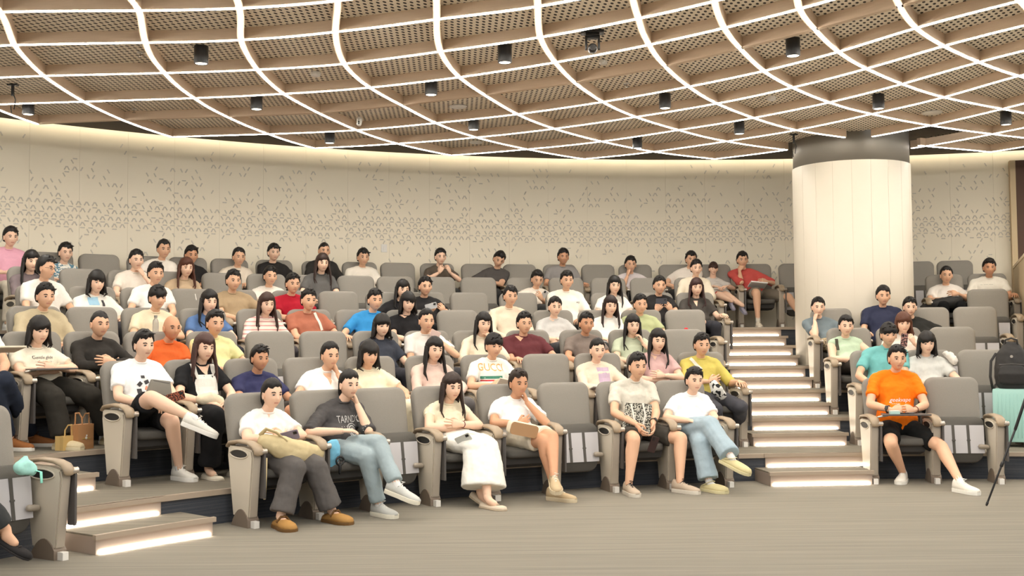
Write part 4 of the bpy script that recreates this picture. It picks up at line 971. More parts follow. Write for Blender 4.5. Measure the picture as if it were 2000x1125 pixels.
 (6, 3, 325, 486, 'white shirt against the back wall, left part', dict(top=(236, 228, 216), bottom=(60, 60, 60), hair='crop', skin='m', arms=('lap', 'lap'))),
 (6, 4, 373, 499, 'black shirt, back row left', dict(top=(36, 34, 34), bottom=(60, 60, 60), hair='short', skin='t', arms=('lap', 'lap'))),
 (6, 5, 468, 502, 'off-white shirt, back row', dict(top=(220, 208, 190), bottom=(60, 60, 60), hair='crop', skin='m', arms=('lap', 'lap'))),
 (6, 6, 533, 494, 'black T-shirt, back row left of centre', dict(top=(38, 36, 36), bottom=(60, 60, 60), hair='short', skin='f', arms=('lap', 'lap'))),
 (6, 7, 633, 490, 'black jacket behind dark grey T-shirt', dict(top=(44, 42, 40), sleeve='half', bottom=(60, 60, 60), hair='buzz', skin='m', arms=('lap', 'rest'))),
 (6, 8, 709, 503, 'white shirt lounging with one arm on the rest', dict(top=(234, 226, 212), bottom=(60, 60, 60), hair='short', skin='m', arms=('lap', 'rest'), wide=1.1)),
 (6, 10, 860, 502, 'dark brown T-shirt with hands raised to the face', dict(top=(88, 78, 68), bottom=(60, 60, 60), hair='short', arms=('high', 'high'))),
 (6, 11, 980, 506, 'charcoal T-shirt slumped to one side', dict(top=(78, 74, 72), bottom=(60, 60, 60), hair='short', skin='m', arms=('rest', 'clasp'), roll=.25, pitch=.5)),
 (6, 13, 1100, 502, 'grey T-shirt, back row centre', dict(top=(140, 136, 134), bottom=(60, 60, 60), hair='short', skin='t', arms=('rest', 'rest'), wide=1.1)),
 (6, 15, 1231, 517, 'lilac sleeves, head resting on a hand', dict(top=(222, 214, 214), bottom=(60, 60, 60), hair='short', skin='m', arms=('cheek', 'lap'))),
 (6, 16, 1350, 507, 'white T-shirt beside the child', dict(top=(234, 224, 212), bottom=(60, 60, 60), hair='short', skin='m', arms=('lap', 'lap'))),
 (6, 17, 1393, 541, 'small child in a grey dress holding something red', dict(top=(206, 200, 192), bottom=(206, 200, 192), leg='shorts', hair='fringe', hcol=(60, 40, 32), arms=('lap', 'lap'), scale=.82, wide=.72, shoes=('sneaker', (150, 146, 160), (150, 146, 160)), legs=[((-.06, .25, .50), (-.03, .0, .50), (.12, -.20, .40), (.2, -.6)), ((.06, .25, .50), (.08, .0, .50), (.28, -.22, .33), (.3, -.5))])),
 (6, 18, 1450, 508, 'coral red T-shirt and grey shorts, papers on lap', dict(top=(196, 84, 78), sleeve='half', bottom=(112, 104, 92), leg='shorts', skin='m', hair='short', arms=('chin', 'clasp'), sock=(226, 218, 204), shoes=('sneaker', (222, 210, 190), (226, 216, 198)), wide=1.1, legs=[((-.09, .29, .515), (-.10, -.14, .53), (-.09, -.16, .085), (-.1, 0)), ((.09, .29, .515), (.40, -.02, .47), (.60, -.10, .12), (.5, 0))])),
]
ARM['rest2'] = ((.25, .25, .73), (.0, .06, .68), (-1, -.1, .0), (0, .2, -1), .3)
OCC = {(r_, s_): d_ for r_, s_, _, _, d_, _ in TBL}
for k, phs in ROWS.items():
    for i, ph in enumerate(phs):
        occ = (k, i) in OCC
        last = i == len(phs) - 1 or phs[i + 1] - ph > 1.3 * .62 / RF[k] * (1 if k else .96)
        if k == 0 and i == 3: last = True
        if occ: lab = 'grey seat occupied by person in ' + OCC[(k, i)]
        else:
            j = i - 1
            while j >= 0 and (k, j) not in OCC and phs[j + 1] - phs[j] < .12: j -= 1
            if j >= 0 and (k, j) in OCC and phs[j + 1] - phs[j] < .12:
                nth = i - j; lab = 'empty grey seat, %s row, %sright of person in %s' % (ROWN[k], {1: '', 2: 'second to the ', 3: 'third to the ', 4: 'fourth to the '}.get(nth, 'beyond '), OCC[(k, j)])
            else:
                j = i + 1
                while j < len(phs) and (k, j) not in OCC: j += 1
                lab = ('empty grey seat, %s row, %d places left of person in %s' % (ROWN[k], j - i, OCC[(k, j)])) if j < len(phs) else 'empty grey seat, %s row, %s' % (ROWN[k], 'rightmost in that row' if i == len(phs) - 1 else 'in the right block, %s' % ['nearest the pillar', 'second from the right', 'third from right'][min(2, len(phs) - 1 - i)])
        wds = lab.split()
        lab = ' '.join(wds[:16])
        wr = min(.3, (phs[i + 1] - ph) * RF[k] / 2) if (i + 1 < len(phs) and not last) else .3
        wl = (ph - phs[i - 1]) * RF[k] / 2 if i and (ph - phs[i - 1]) * RF[k] < .75 else .3
        chair(lab, ph, k, not occ, True, last, wl, .3)
# seats at the left edge of the picture, beyond the left aisle and at the row ends
pb = unproj(112, 1092, 0); phb = math.atan2(pb.x - CX, pb.y - CY)
LB = [phb - .3 / R0, phb - .9 / R0]
chair('empty grey tip-up seat at lower left corner with a turquoise bag on it', LB[0], 0, True, True, True)
chair('grey seat cut by the left picture edge, holding the person with a crossed leg', LB[1], 0, False)
chair('grey seat at the left edge holding the person in white with brown shoes', -.905, 2, False)
ROWS[7] = []
TBL2 = [(2, -.905, -32, 610, 'person in white T-shirt and jeans cut by the left edge, brown leather shoes', dict(top=(236, 232, 224), bottom=(40, 46, 60), hair='short', skin='m', arms=('lap', 'lap'), shoes=('boot', (150, 96, 54), (232, 226, 214), (70, 44, 30)), legs=[(-.09, (-20, 740), (20, 880, 'g'), (.4, 0)), (.09, (8, 742), (62, 872, 'g'), (.6, 0))])),
 (0, LB[1], -110, 770, 'person in dark trousers at the lower left edge with a crossed leg', dict(top=(60, 60, 62), bottom=(58, 60, 60), hair='short', skin='m', arms=('lap', 'lap'), shoes=('flat', (40, 38, 38), (50, 48, 48)), legs=[((-.09, .29, .53), (.10, -.16, .62), (.30, -.24, .30), (.4, -.5)), ((.09, .29, .515), (.06, -.14, .51), (.05, -.14, .085), (0, 0))]))]
def spec(kw):
    kw = dict(kw)
    if kw.get('topmat') == 'stripe': kw['topmat'] = stripes_mat('stripe_jumper', (234, 218, 204), (206, 150, 146), 22, 2, .68)
    if kw.get('topmat') == 'pattern': kw['topmat'] = spots_mat('pattern_shirt', (90, 130, 150), (226, 224, 214), 30, .5)
    if kw.get('botmat') == 'leopard': kw['botmat'] = spots_mat('leopard_skirt', (60, 48, 40), (196, 176, 140), 55, .48)
    return kw
for r_, s_, px, py, d_, kw in TBL:
    lab = 'seated person in ' + d_
    person(r_, ROWS[r_][s_], px, py, lab, **spec(kw))
for r_, ph, px, py, lab, kw in TBL2: person(r_, ph, px, py, lab, **spec(kw))

# ------------------------------------------------------------------ ceiling fixtures
def z_hit(px, py, z): return unproj(px, py, z)
DL = [(393, 125, 'lone cylinder at upper left of the lattice'), (55, 224, 'leftmost one in the ceiling'), (501, 214, 'left of centre, above the striped jumper'), (644, 280, 'small one near the back wall, left'), (842, 186, 'between two larger ones near the ceiling centre'), (925, 254, 'small one at the ceiling centre near the wall'), (986, 123, 'large one left of the black ceiling camera'), (1299, 212, 'right of the black ceiling camera'), (1245, 290, 'lowest one, close to the back wall'), (1444, 262, 'just left of the pillar'), (1549, 110, 'large one above the pillar'), (1716, 213, 'directly over the pillar band'), (1965, 244, 'rightmost one in the ceiling')]
for px, py, w in DL:
    q = z_hit(px, py, 3.94); o = thing('downlight', 'black cylinder downlight, ' + w, 'ceiling light', (q.x, q.y, 3.94), 0, 'black cylinder downlights')
    a = Acc(); n = 20
    a.loft([[Vector((r * math.cos(i / n * 2 * PI), r * math.sin(i / n * 2 * PI), z)) for i in range(n)] for r, z in ((.050, .012), (.058, 0), (.064, .003), (.064, .165))]); build(a, 'housing', M_black, o, smooth=False)
    a = Acc(); a.disc_cyl((0, 0, .004), (0, 0, 1), .052, .004, 18); build(a, 'lens', M_lamp, o)
    l = bpy.data.lights.new('downlight_beam', 'SPOT'); l.energy = 26 if px in (1549, 1716, 393, 842, 986, 1299) else 62; l.spot_size = 1.5; l.spot_blend = .9; l.color = (1, .96, .88); l.shadow_soft_size = .05
    lo = bpy.data.objects.new('downlight_beam', l); C.objects.link(lo); lo.location = (q.x, q.y, 3.92)
def discs(px, py, r, h, nm, lab, cat, m_=M_white, z=4.1):
    q = z_hit(px, py, z); a = Acc(); n = 20
    a.loft([[Vector((rr * math.cos(i / n * 2 * PI), rr * math.sin(i / n * 2 * PI), -zz)) for i in range(n)] for rr, zz in ((r, 0), (r, h * .6), (r * .85, h), (r * .3, h * 1.02))])
    tag(build(a, nm, m_, smooth=False, loc=(q.x, q.y, z)), lab, cat)
discs(895, 207, .10, .02, 'ceiling_speaker', 'round white ceiling speaker near the middle of the lattice', 'speaker')
discs(930, 277, .09, .02, 'ceiling_speaker', 'small flat white ceiling speaker close to the back wall', 'speaker')
discs(1820, 219, .12, .02, 'ceiling_speaker', 'large white ceiling speaker right of the pillar', 'speaker')
discs(617, 141, .05, .04, 'smoke_detector', 'white smoke detector in the left half of the ceiling', 'detector')
discs(1178, 118, .04, .04, 'smoke_detector', 'white smoke detector under the black ceiling camera', 'detector')
discs(1507, 189, .05, .04, 'smoke_detector', 'white smoke detector left of the pillar', 'detector')
for px, py, w in ((274, 108, 'upper left'), (262, 218, 'left, near the wall'), (811, 252, 'centre, near the wall'), (1224, 168, 'right of centre')):
    q = z_hit(px, py, 4.07); o = thing('sprinkler', 'tiny metal sprinkler head in the ceiling, ' + w, 'sprinkler', (q.x, q.y, 4.06))
    a = Acc(); a.disc_cyl((0, 0, 0), (0, 0, 1), .008, .04, 8); a.disc_cyl((0, 0, -.004), (0, 0, 1), .022, .004, 10); build(a, 'sprinkler_head', M_chrome, o)
    a = Acc(); a.disc_cyl((0, 0, .03), (0, 0, 1), .03, .01, 12); build(a, 'rosette', M_white, o)
# black pan-tilt camera
q = z_hit(1157, 66, 4.08); o = thing('ceiling_camera', 'black pan-tilt video camera hanging from the ceiling', 'camera', (q.x, q.y, 4.08), math.atan2(-(q.x), q.y) * .6)
a = Acc(); a.box((-.10, -.06, 0), (.10, .06, .025)); a.box((-.06, -.05, -.03), (.06, .05, 0)); build(a, 'mount_plate', M_black, o, bevel=.006)
a = Acc(); a.box((-.065, -.03, -.14), (-.045, .03, -.02)); a.box((.045, -.03, -.14), (.065, .03, -.02)); a.box((-.065, -.03, -.045), (.065, .03, -.02)); build(a, 'yoke', M_black, o, bevel=.005)
a = Acc(); a.tube([(0, .04, -.125), (0, -.06, -.14)], [.042, .040], 14); h_ = build(a, 'camera_head', M_black, o, smooth=True)
a = Acc(); a.disc_cyl((0, -.082, -.142), (0, -1, 0), .026, .010, 16); build(a, 'lens_ring', M_tablet, h_); a = Acc(); a.disc_cyl((0, -.094, -.142), (0, -1, 0), .022, .005, 16); build(a, 'lens', M_dark, h_)
# white dome camera
q = z_hit(702, 240, 3.97); o = thing('dome_camera', 'white security camera on a beam at the left ceiling', 'camera', (q.x, q.y, 3.97), 0)
a = Acc(); a.tube([(0, 0, .045), (0, 0, .03)], [.034, .034], 12); a.tube([(0, 0, .03), (0, -.03, -.02)], [.034, .028], 12); h_ = build(a, 'camera_body', M_white, o, smooth=True)
for z_ in (.006, -.014):
    a = Acc(); a.disc_cyl((0, -.052, z_), (0, -1, -.3), .009, .008, 10); build(a, 'lens', M_black, h_)
# hanging brackets with cables
for px, py, w in ((25, 165, 'at the upper left'), (1550, 262, 'beside the pillar top')):
    q = z_hit(px, py, 4.1); o = thing('hanging_bracket', 'black bracket with a hanging cable ' + w, 'bracket', (q.x, q.y, 4.1))
    a = Acc(); a.box((-.05, -.03, -.012), (.05, .03, 0)); a.box((-.012, -.012, -.12), (.012, .012, -.01)); build(a, 'bracket_arm', M_black, o)
    a = Acc(); a.tube([(0, 0, -.08), (.03, 0, -.16), (.015, 0, -.26), (-.02, 0, -.22), (-.01, 0, -.30)], [.006] * 5, 6); build(a, 'cable', M_black, o, smooth=True)
# wall switch plate
v_ = unproj(750, 485, 2.5); dirv = Vector((v_.x, v_.y, v_.z - CAM_H)); 
for i in range(4000):
    q = Vector((0, 0, CAM_H)) + dirv.normalized() * (14 + i * .001)
    if math.hypot(q.x - CX, q.y - CY) >= RW: break
ph_ = math.atan2(q.x - CX, q.y - CY); a = Acc(); a.box((-.045, -.012, -.06), (.045, 0, .06)); a.box((-.018, -.016, -.03), (.018, -.01, .03))
tag(build(a, 'switch_plate', M_white, bevel=.003, loc=P(ph_, RW - .0, q.z), rot=(0, 0, -ph_)), 'small white switch plate on the back wall', 'switch')

# ------------------------------------------------------------------ things people hold or keep near them
def pt(key, px, py, y):
    """world point seen at a picture position, at depth y of a seat's own frame"""
    Mw = PEOPLE[key]['Mw'] if isinstance(key, tuple) else key; I = Mw.inverted(); o_ = I @ Vector((0, 0, CAM_H))
    d = I.to_3x3() @ (fwd + cx_ * (px - 1000) / F_PX + cy_ * (562.5 - py) / F_PX); t = (y - o_.y) / d.y
    return o_ + d * t
def rotz_of(key): Mw = PEOPLE[key]['Mw'] if isinstance(key, tuple) else key; return Mw.to_euler().z
def W2(key, p): return (PEOPLE[key]['Mw'] if isinstance(key, tuple) else key) @ p
def phone(key, px, py, y, lab, rgb=(40, 38, 40), rot=(1.0, 0, 0), back=None, sc=1.0):
    p = pt(key, px, py, y); o = thing('phone', lab, 'phone', W2(key, p), 0); o.rotation_euler = (Matrix.Rotation(rotz_of(key), 3, 'Z') @ (Matrix.Rotation(rot[2], 3, 'Z') @ Matrix.Rotation(rot[1], 3, 'Y') @ Matrix.Rotation(rot[0], 3, 'X'))).to_euler()
    a = Acc(); oo = rrect(.037 * sc, .15 * sc, .010, 3, rb=.010); a.prism([(x, z - .075 * sc) for x, z in oo], 'y', -.004, .004); build(a, 'case', back or mat('phone_%d' % sum(rgb), rgb, .3), o)
    a = Acc(); a.box((-.026 * sc, -.008, .035 * sc), (-.004 * sc, -.003, .065 * sc)); build(a, 'camera_bump', M_black, o, bevel=.002)
    a = Acc(); a.box((-.033 * sc, .0038, -.070 * sc), (.033 * sc, .0046, .070 * sc)); build(a, 'screen', M_dark, o)
    return o
phone((0, 535), 566, 851, -.02, 'lilac grey phone held above the khaki bag', (120, 112, 130), (.9, 1.2, .0))
phone((0, 884), 905, 857, -.10, 'white phone in the hand on the long white skirt', (214, 214, 206), (.9, .9, 0))
phone((0, 1247), 1276, 868, -.16, 'dark phone held between the knees of the beige T-shirt person', (52, 34, 34), (.2, .3, 0))
phone((1, 283), 343, 775, -.16, 'phone in a brown leopard-spotted case', back=spots_mat('leopard_case', (40, 26, 22), (150, 84, 60), 110, .5), rot=(.2, 1.3, 0))
phone((4, 829), 842, 598, -.04, 'silver phone held by the person in black, fifth row left', (200, 200, 200), (.5, 1.3, 0))
phone((4, 1288), 1292, 588, -.04, 'dark phone held with both hands in the fifth row', (60, 60, 66), (.5, 1.57, 0))
phone((2, 1764), 1766, 664, -.02, 'phone in a dark floral case held by the brown-haired woman', back=spots_mat('floral_case', (46, 40, 44), (190, 140, 130), 80, .52), rot=(.1, .1, 0))
phone((5, 1050), 1062, 576, .02, 'small white phone held low in the sixth row', (220, 216, 210), (.6, .6, 0))
def blob(key, name, lab, cat, pts, rads, mt, disp=.012, dsc=.12, vox=.012, mod=None):
    """soft bag as one skin; pts are (px, py, y) or local vectors"""
    L_ = [pt(key, *p) if not isinstance(p, Vector) else p for p in pts]; c0 = L_[0].copy(); Mk = PEOPLE[key]['Mw'] if isinstance(key, tuple) else key
    me = dress_mesh([lambda acc: acc.tube([p - c0 for p in L_], rads, 12, up=(0, 0, 1))], vox, mt, name, disp=disp, dsc=dsc, smooth=2)
    o = thing(name, lab, cat, Mk @ c0, rotz_of(key)); put('bag_body', me, o); return o, c0
def strap(o, key, c0, pts, r, mt, nm='strap'):
    a = Acc(); a.tube([(pt(key, *p) if not isinstance(p, Vector) else p) - c0 for p in pts], [r] * len(pts), 6); return build(a, nm, mt, o, smooth=True)
m_kh = cloth((206, 188, 146)); k0 = (0, 535)
o, c0 = blob(k0, 'shoulder_bag', 'large slouchy khaki cloth bag on the lap in the front row', 'bag', [(512, 862, .02), (545, 872, -.04), (590, 884, -.07), (622, 884, -.02)], [(.055, .05), (.095, .075), (.095, .08), (.06, .05)], m_kh, .018, .14)
strap(o, k0, c0, [(508, 850, .02), (520, 838, .0), (540, 845, -.06), (560, 862, -.10)], (.022, .006), m_kh); strap(o, k0, c0, [(520, 895, -.04), (519, 930, -.05), (517, 975, -.03)], (.012, .004), cloth((226, 206, 160)), 'hanging_strap')
k1 = (0, 698)
o, c0 = blob(k1, 'cloth_bag', 'light blue cloth bag hanging beside the charcoal T-shirt', 'bag', [(650, 862, .0), (652, 885, .0), (648, 912, .02)], [(.055, .02), (.060, .028), (.035, .02)], cloth((122, 186, 214)), .01, .07)
o = thing('handheld_fan', 'small black handheld fan beside the light blue cloth bag', 'fan', W2(k1, pt(k1, 664, 900, -.05)), rotz_of(k1)); a = Acc(); 
a.tube([(.034 * math.cos(t / 12 * 2 * PI), 0, .034 * math.sin(t / 12 * 2 * PI)) for t in range(13)], [.009] * 13, 6, round_ends=False); a.tube([(0, 0, -.034), (0, 0, -.10)], [.012, .012], 8); build(a, 'fan_ring', M_black, o, smooth=True)
for i in range(5):
    a = Acc(); t = i / 5 * 2 * PI; a.loft([[Vector((r * math.cos(t + d_), dy, r * math.sin(t + d_))) for r, d_, dy in ((.006, -.3, .004), (.030, -.25, .006), (.030, .25, -.004), (.006, .3, -.004))] , [Vector((r * math.cos(t + d_), dy + .002, r * math.sin(t + d_))) for r, d_, dy in ((.006, -.3, .004), (.030, -.25, .006), (.030, .25, -.004), (.006, .3, -.004))]]); build(a, 'fan_blade', M_tablet, o)
# tan-based cream pouch of the man in white
k2 = (0, 1015); p = pt(k2, 1024, 840, -.12); o = thing('handbag', 'cream handbag lying with its tan leather base facing out', 'bag', W2(k2, p), rotz_of(k2)); o.rotation_euler = (.15, -.22 * -1, rotz_of(k2))
a = Acc(); oo = [(x, z - .055) for x, z in rrect(.135, .11, .03, 4, rb=.03)]; a.prism(oo, 'y', -.004, .004); build(a, 'leather_base', mat('tan_leather', (176, 138, 100), .5), o)
a = Acc(); a.loft([[Vector((x * s_, y_, z * s_)) for x, z in oo] for y_, s_ in ((.004, 1.02), (.05, 1.1), (.10, .95))]); build(a, 'bag_body', cloth((226, 214, 190)), o, smooth=True)
# patterned tote
k3 = (0, 1247); mt_ = spots_mat('tote_print', (58, 56, 50), (222, 220, 206), 75, .50)
p = pt(k3, 1243, 815, .10); o = thing('tote_bag', 'black and white speckled tote bag on the beige T-shirt lap', 'bag', W2(k3, p), rotz_of(k3))
a = Acc(); a.loft([[Vector((x * s_, y_, z)) for x, z in ((-.15, -.15), (.12, -.17), (.15, .12), (-.11, .14), (-.13, 0))] for y_, s_ in ((-.025, .9), (-.035, 1), (.0, 1.03), (.03, .9))]); build(a, 'bag_body', mt_, o, bevel=.01)
for x0 in (-.07, .05):
    a = Acc(); a.tube([(x0, -.042, .13), (x0 + .02, -.048, .02), (x0 + .06 * (1 if x0 < 0 else -.4), -.046, -.15)], [(.010, .003)] * 3, 6); build(a, 'handle', cloth((234, 232, 222)), o)
# grey pouch and cream bag
k4 = (1, 283); p = pt(k4, 311, 757, .02); o = thing('pouch', 'grey leather pouch held against the white T-shirt', 'bag', W2(k4, p), rotz_of(k4)); o.rotation_euler = (-.2, .22, rotz_of(k4))
a = Acc(); a.prism([(-.11, -.06), (.12, -.06), (.09, .07), (-.08, .055)], 'y', -.015, .015); build(a, 'bag_body', mat('grey_leather', (110, 106, 96), .45), o, bevel=.008); a = Acc(); a.box((-.07, -.018, .045), (.08, .018, .050)); build(a, 'zip', M_tablet, o)
k5 = (1, 401); o, c0 = blob(k5, 'waist_bag', 'cream waist bag on the lap of the black top', 'bag', [(390, 780, .06), (410, 778, .03), (430, 784, .05)], [(.045, .04), (.062, .05), (.045, .04)], cloth((226, 212, 184)), .008, .06); strap(o, k5, c0, [(385, 790, .0), (362, 806, .02), (345, 800, .1)], (.014, .004), cloth((222, 214, 200)))
# tablet arms folded across laps, with things on them
def tablet(key, x0, x1, z, y, lab, sx=0):
    o = thing('writing_tablet', lab, 'tablet', W2(key, Vector((0, 0, 0))), rotz_of(key)); a = Acc(); a.prism([(x0, y), (x1, y), (x1 - .02, y + .22), (x0 + .05, y + .24)], 'z', z, z + .014); build(a, 'tablet_top', M_tablet, o, bevel=.004)
    a = Acc(); a.tube([(x0 - .04, y + .02, z - .01), (x0 + .06, y + .04, z + .004)], [.010, .010], 8); build(a, 'arm_bracket', M_chrome, o, smooth=True)
k6 = (0, 1752); tablet(k6, -.24, .22, .655, -.10, 'dark writing tablet across the lap of the orange T-shirt')
p = pt(k6, 1748, 820, -.06); o = thing('small_box', 'small pale turquoise box on the writing tablet', 'box', W2(k6, Vector((p.x, -.05, .687))), rotz_of(k6)); a = Acc(); a.box((-.045, -.03, -.017), (.045, .03, .012)); build(a, 'box_body', mat('turq_box', (176, 208, 200), .5), o, bevel=.003); a = Acc(); a.box((-.046, -.031, .012), (.046, .031, .017)); build(a, 'lid', M_white, o)
o = thing('marker_pen', 'black pen lying beside the turquoise box', 'pen', W2(k6, Vector((p.x + .11, -.05, .678))), rotz_of(k6)); a = Acc(); a.tube([(-.06, 0, 0), (.03, 0, 0)], [.006, .006], 8); build(a, 'barrel', M_black, o); a = Acc(); a.tube([(.03, 0, 0), (.075, 0, 0)], [.007, .007], 8); build(a, 'pen_cap', M_tablet, o)
k7 = (2, 72); tablet(k7, -.26, .16, .665, -.02, 'dark writing tablet below the folded arms, third row left')
# watches and bracelets, worn: parts of their people
def band(key, side, mt, face=None, rr=.032, back=.045, nm='watch'):
    d = PEOPLE[key]; g = d['arm'][0 if side < 0 else 1]; a1, a2 = g[2], g[3]; t = (a1 - a2).normalized(); c = a2 + t * back; x = t.orthogonal().normalized(); y = t.cross(x)
    a = Acc(); a.tube([c + (x * math.cos(i / 14 * 2 * PI) + y * math.sin(i / 14 * 2 * PI)) * rr for i in range(15)], [(.004, .009) if face else .0045] * 15, 6, up=tuple(t), round_ends=False); o = build(a, nm, mt, d['root'], smooth=True)
    if face:
        f_ = Vector((0, -1, .25)); f_ = (f_ - t * f_.dot(t)).normalized(); a = Acc(); M_ = Matrix.Translation(c + f_ * (rr + .002)) @ f_.to_track_quat('Z', 'Y').to_matrix().to_4x4(); a.box((-.017, -.019, -.004), (.017, .019, .006), 0, M_); build(a, 'watch_face', face, o, bevel=.004)
band((0, 1752), -1, M_black, M_black); band((0, 1752), 1, mat('beads', (120, 70, 50), .5), None, .031, .03, 'bracelet'); band((0, 1247), 1, mat('watch_steel', (96, 88, 74), .3, .6), M_dark)
band((0, 884), 1, mat('hair_tie', (90, 30, 44), .6), None, .027, .03, 'bracelet'); band((0, 535), 1, mat('gold_band', (196, 160, 110), .3, .6), None, .028, .04, 'bracelet'); band((1, 1735), -1, M_white, None, .033, .04, 'bracelet')
# writing and prints on clothes
def on(key): d = PEOPLE[key]; return d['root'], d['sme'], d['lx'], d['sh_z'], d['shirt']
def tx(key, s, px, py, w, mt, shear=0, tilt=0, nm='lettering', squash=1):
    r_, sm_, lx_, sz_, sh_ = on(key); p = pt(key, px, py, .28); v, f = text2d(s, shear); v = [(u, q * squash) for u, q in v]; return decal(r_, nm, (v, f), sm_, mt, p.x, p.z, w, tilt, .0045, sh_)
def patch(key, px, py, w, h, mt, nm, tilt=0, g=None, off=.003):
    r_, sm_, lx_, sz_, sh_ = on(key); p = pt(key, px, py, .28); return decal(r_, nm, g or grid2d(1, h / w), sm_, mt, p.x, p.z, w, tilt, off, sh_)
ink = mat('ink_dark', (60, 58, 60), .8); inkw = mat('ink_white', (236, 234, 228), .8); inko = mat('ink_orange', (232, 170, 84), .8)
tx((0, 1752), 'geekvape', 1758, 781, .215, inkw, .35, .0); tx((0, 1752), '~~~~', 1748, 788, .08, inkw)
tx((0, 698), 'TARNDY', 680, 819, .20, mat('ink_grey', (196, 194, 190), .8), 0, 0, squash=1.7); tx((0, 698), '. . . . . . . .', 680, 829, .18, mat('ink_grey', (196, 194, 190), .8))
r2 = Acc()
def ring2d(rs, n=16):
    v = []; f = []
    for k_, (r_a, r_b) in enumerate(rs):
        o_ = len(v)
        for i in range(n): v += [(r_a * math.cos(i / n * 2 * PI), r_a * math.sin(i / n * 2 * PI)), (r_b * math.cos(i / n * 2 * PI), r_b * math.sin(i / n * 2 * PI))]
        f += [(o_ + 2 * i, o_ + 2 * i + 1, o_ + 2 * ((i + 1) % n) + 1, o_ + 2 * ((i + 1) % n)) for i in range(n)]
    return v, f
patch((0, 698), 684, 840, .12, .12, mat('ink_grey', (196, 194, 190), .8), 'round_print', g=ring2d([(.5, .44), (.36, .28), (.2, .08)]))
tx((1, 965), 'GUCCI', 962, 718, .27, inko, 0, -.05, squash=1.2)
patch((1, 965), 962, 737, .23, .028, mat('stripe_green', (62, 128, 104), .8), 'green_stripe'); patch((1, 965), 962, 743, .23, .014, mat('stripe_red', (190, 40, 44), .8), 'red_stripe')
tx((2, 72), 'Gentle glide', 86, 698, .19, ink, .3); tx((2, 72), '- affection note -', 88, 706, .17, ink)
for i, (px, py, w_) in enumerate(((280, 736, .03), (286, 746, .04), (273, 750, .04), (285, 758, .035), (271, 765, .05))): patch((1, 283), px, py, w_, w_ * .8, ink if i != 3 else mat('ink_peach', (226, 150, 120), .8), 'shirt_print', tilt=.4 * i)
patch((0, 1247), 1272, 778, .022, .030, mat('ink_line', (150, 146, 136), .8), 'chest_mark', g=ring2d([(.6, .45)], 4), tilt=.785)
patch((4, 187), 186, 588, .11, .09, mat('ink_sky', (158, 198, 220), .8), 'square_print'); patch((4, 187), 204, 592, .03, .07, ink, 'small_print')
tx((4, 1107), 'wy', 1130, 590, .05, ink); tx((5, 1932), '-- ---- ----', 1928, 555, .16, mat('ink_line', (150, 146, 136), .8))
patch((3, 1778), 1798, 615, .05, .03, inkw, 'badge_print', g=ring2d([(.5, .3)], 5)); patch((1, 1735), 1744, 700, .05, .03, ink, 'small_print')
# V necks: skin showing
for key, px, py, w_, h_ in (((0, 535), 534, 787, .10, .12), ((1, 652), 646, 729, .09, .11), ((2, 1022), 1020, 656, .11, .06), ((1, 401), 406, 712, .13, .10), ((3, 795), 794, 614, .12, .04), ((1, 1285), 1283, 692, .08, .06), ((3, 1083), 1083, 622, .09, .035), ((4, 1360), 1361, 587, .06, .08)):
    v, f = vneck2d(); v = [(u, q * h_ / w_) for u, q in v]; patch(key, px, py, w_, h_, PEOPLE[key]['sk'], 'neckline', g=(v, f))
# white knit vest over black, lilac top in the cardigan
v, f = grid2d(1, .95); v = [(u * (1 if q < .2 else .9), q) for u, q in v]; patch((1, 401), 405, 755, .22, .2, mat('knit_white', (226, 222, 212), .9, bump=.8, bscale=120), 'knit_vest', g=(v, f), off=.006)
for px in (386, 424): patch((1, 401), px, 722, .045, .10, mat('knit_white', (226, 222, 212)), 'vest_strap', off=.006)
patch((1, 1165), 1181, 738, .14, .22, cloth((190, 168, 186)), 'lilac_top', off=.005)
for key, x0, y0, x1, y1, c_ in (((3, 600), 622, 610, 632, 645, (232, 226, 214)), ((1, 1370), 1356, 700, 1372, 722, (230, 222, 206)), ((2, 1652), 1638, 652, 1639, 684, (74, 72, 62))):
    r_, sm_, *_, sh_ = on(key); pa, pb_ = pt(key, x0, y0, .25), pt(key, x1, y1, .25); L_ = (pb_ - pa).length; ang = math.atan2(pb_.z - pa.z, pb_.x - pa.x); decal(r_, 'shoulder_strap', grid2d(1, .035 / L_, 10, 2), sm_, cloth(c_), (pa.x + pb_.x) / 2, (pa.z + pb_.z) / 2, L_, ang, .006, sh_)
# papers, books, bottle, hair clip
def slab(key, px, py, y, size, lab, nm, cat, rgb, rot=(1.2, 0, 0), parts=None):
    p = pt(key, px, py, y); o = thing(nm, lab, cat, W2(key, p)); o.rotation_euler = (Matrix.Rotation(rotz_of(key), 3, 'Z') @ Matrix.Rotation(rot[2], 3, 'Z') @ Matrix.Rotation(rot[1], 3, 'Y') @ Matrix.Rotation(rot[0], 3, 'X')).to_euler()
    w_, h_, t_ = size; a = Acc(); a.box((-w_ / 2, -t_ / 2, -h_ / 2), (w_ / 2, t_ / 2, h_ / 2)); build(a, parts or 'page', mat('slab_%d_%d_%d' % rgb, rgb, .7), o, bevel=min(.003, t_ * .3))
    a = Acc(); a.box((-w_ / 2 + .004, -t_ / 2 - .003, -h_ / 2 + .004), (w_ / 2 - .004, -t_ / 2 - .0005, h_ / 2 - .004)); build(a, 'cover', mat('slabc_%d_%d_%d' % rgb, tuple(int(c * .93) for c in rgb), .6), o)
    return o
slab((1, 965), 985, 750, .02, (.17, .12, .012), 'open cream booklet on the lap next to the green stripe shirt', 'booklet', 'book', (226, 214, 194), (.6, .2, .2))
slab((1, 965), 935, 790, .10, (.10, .22, .03), 'blue gift bag beside the seat in the second row', 'gift_bag', 'bag', (64, 148, 186), (0, .05, 0), 'bag_body')
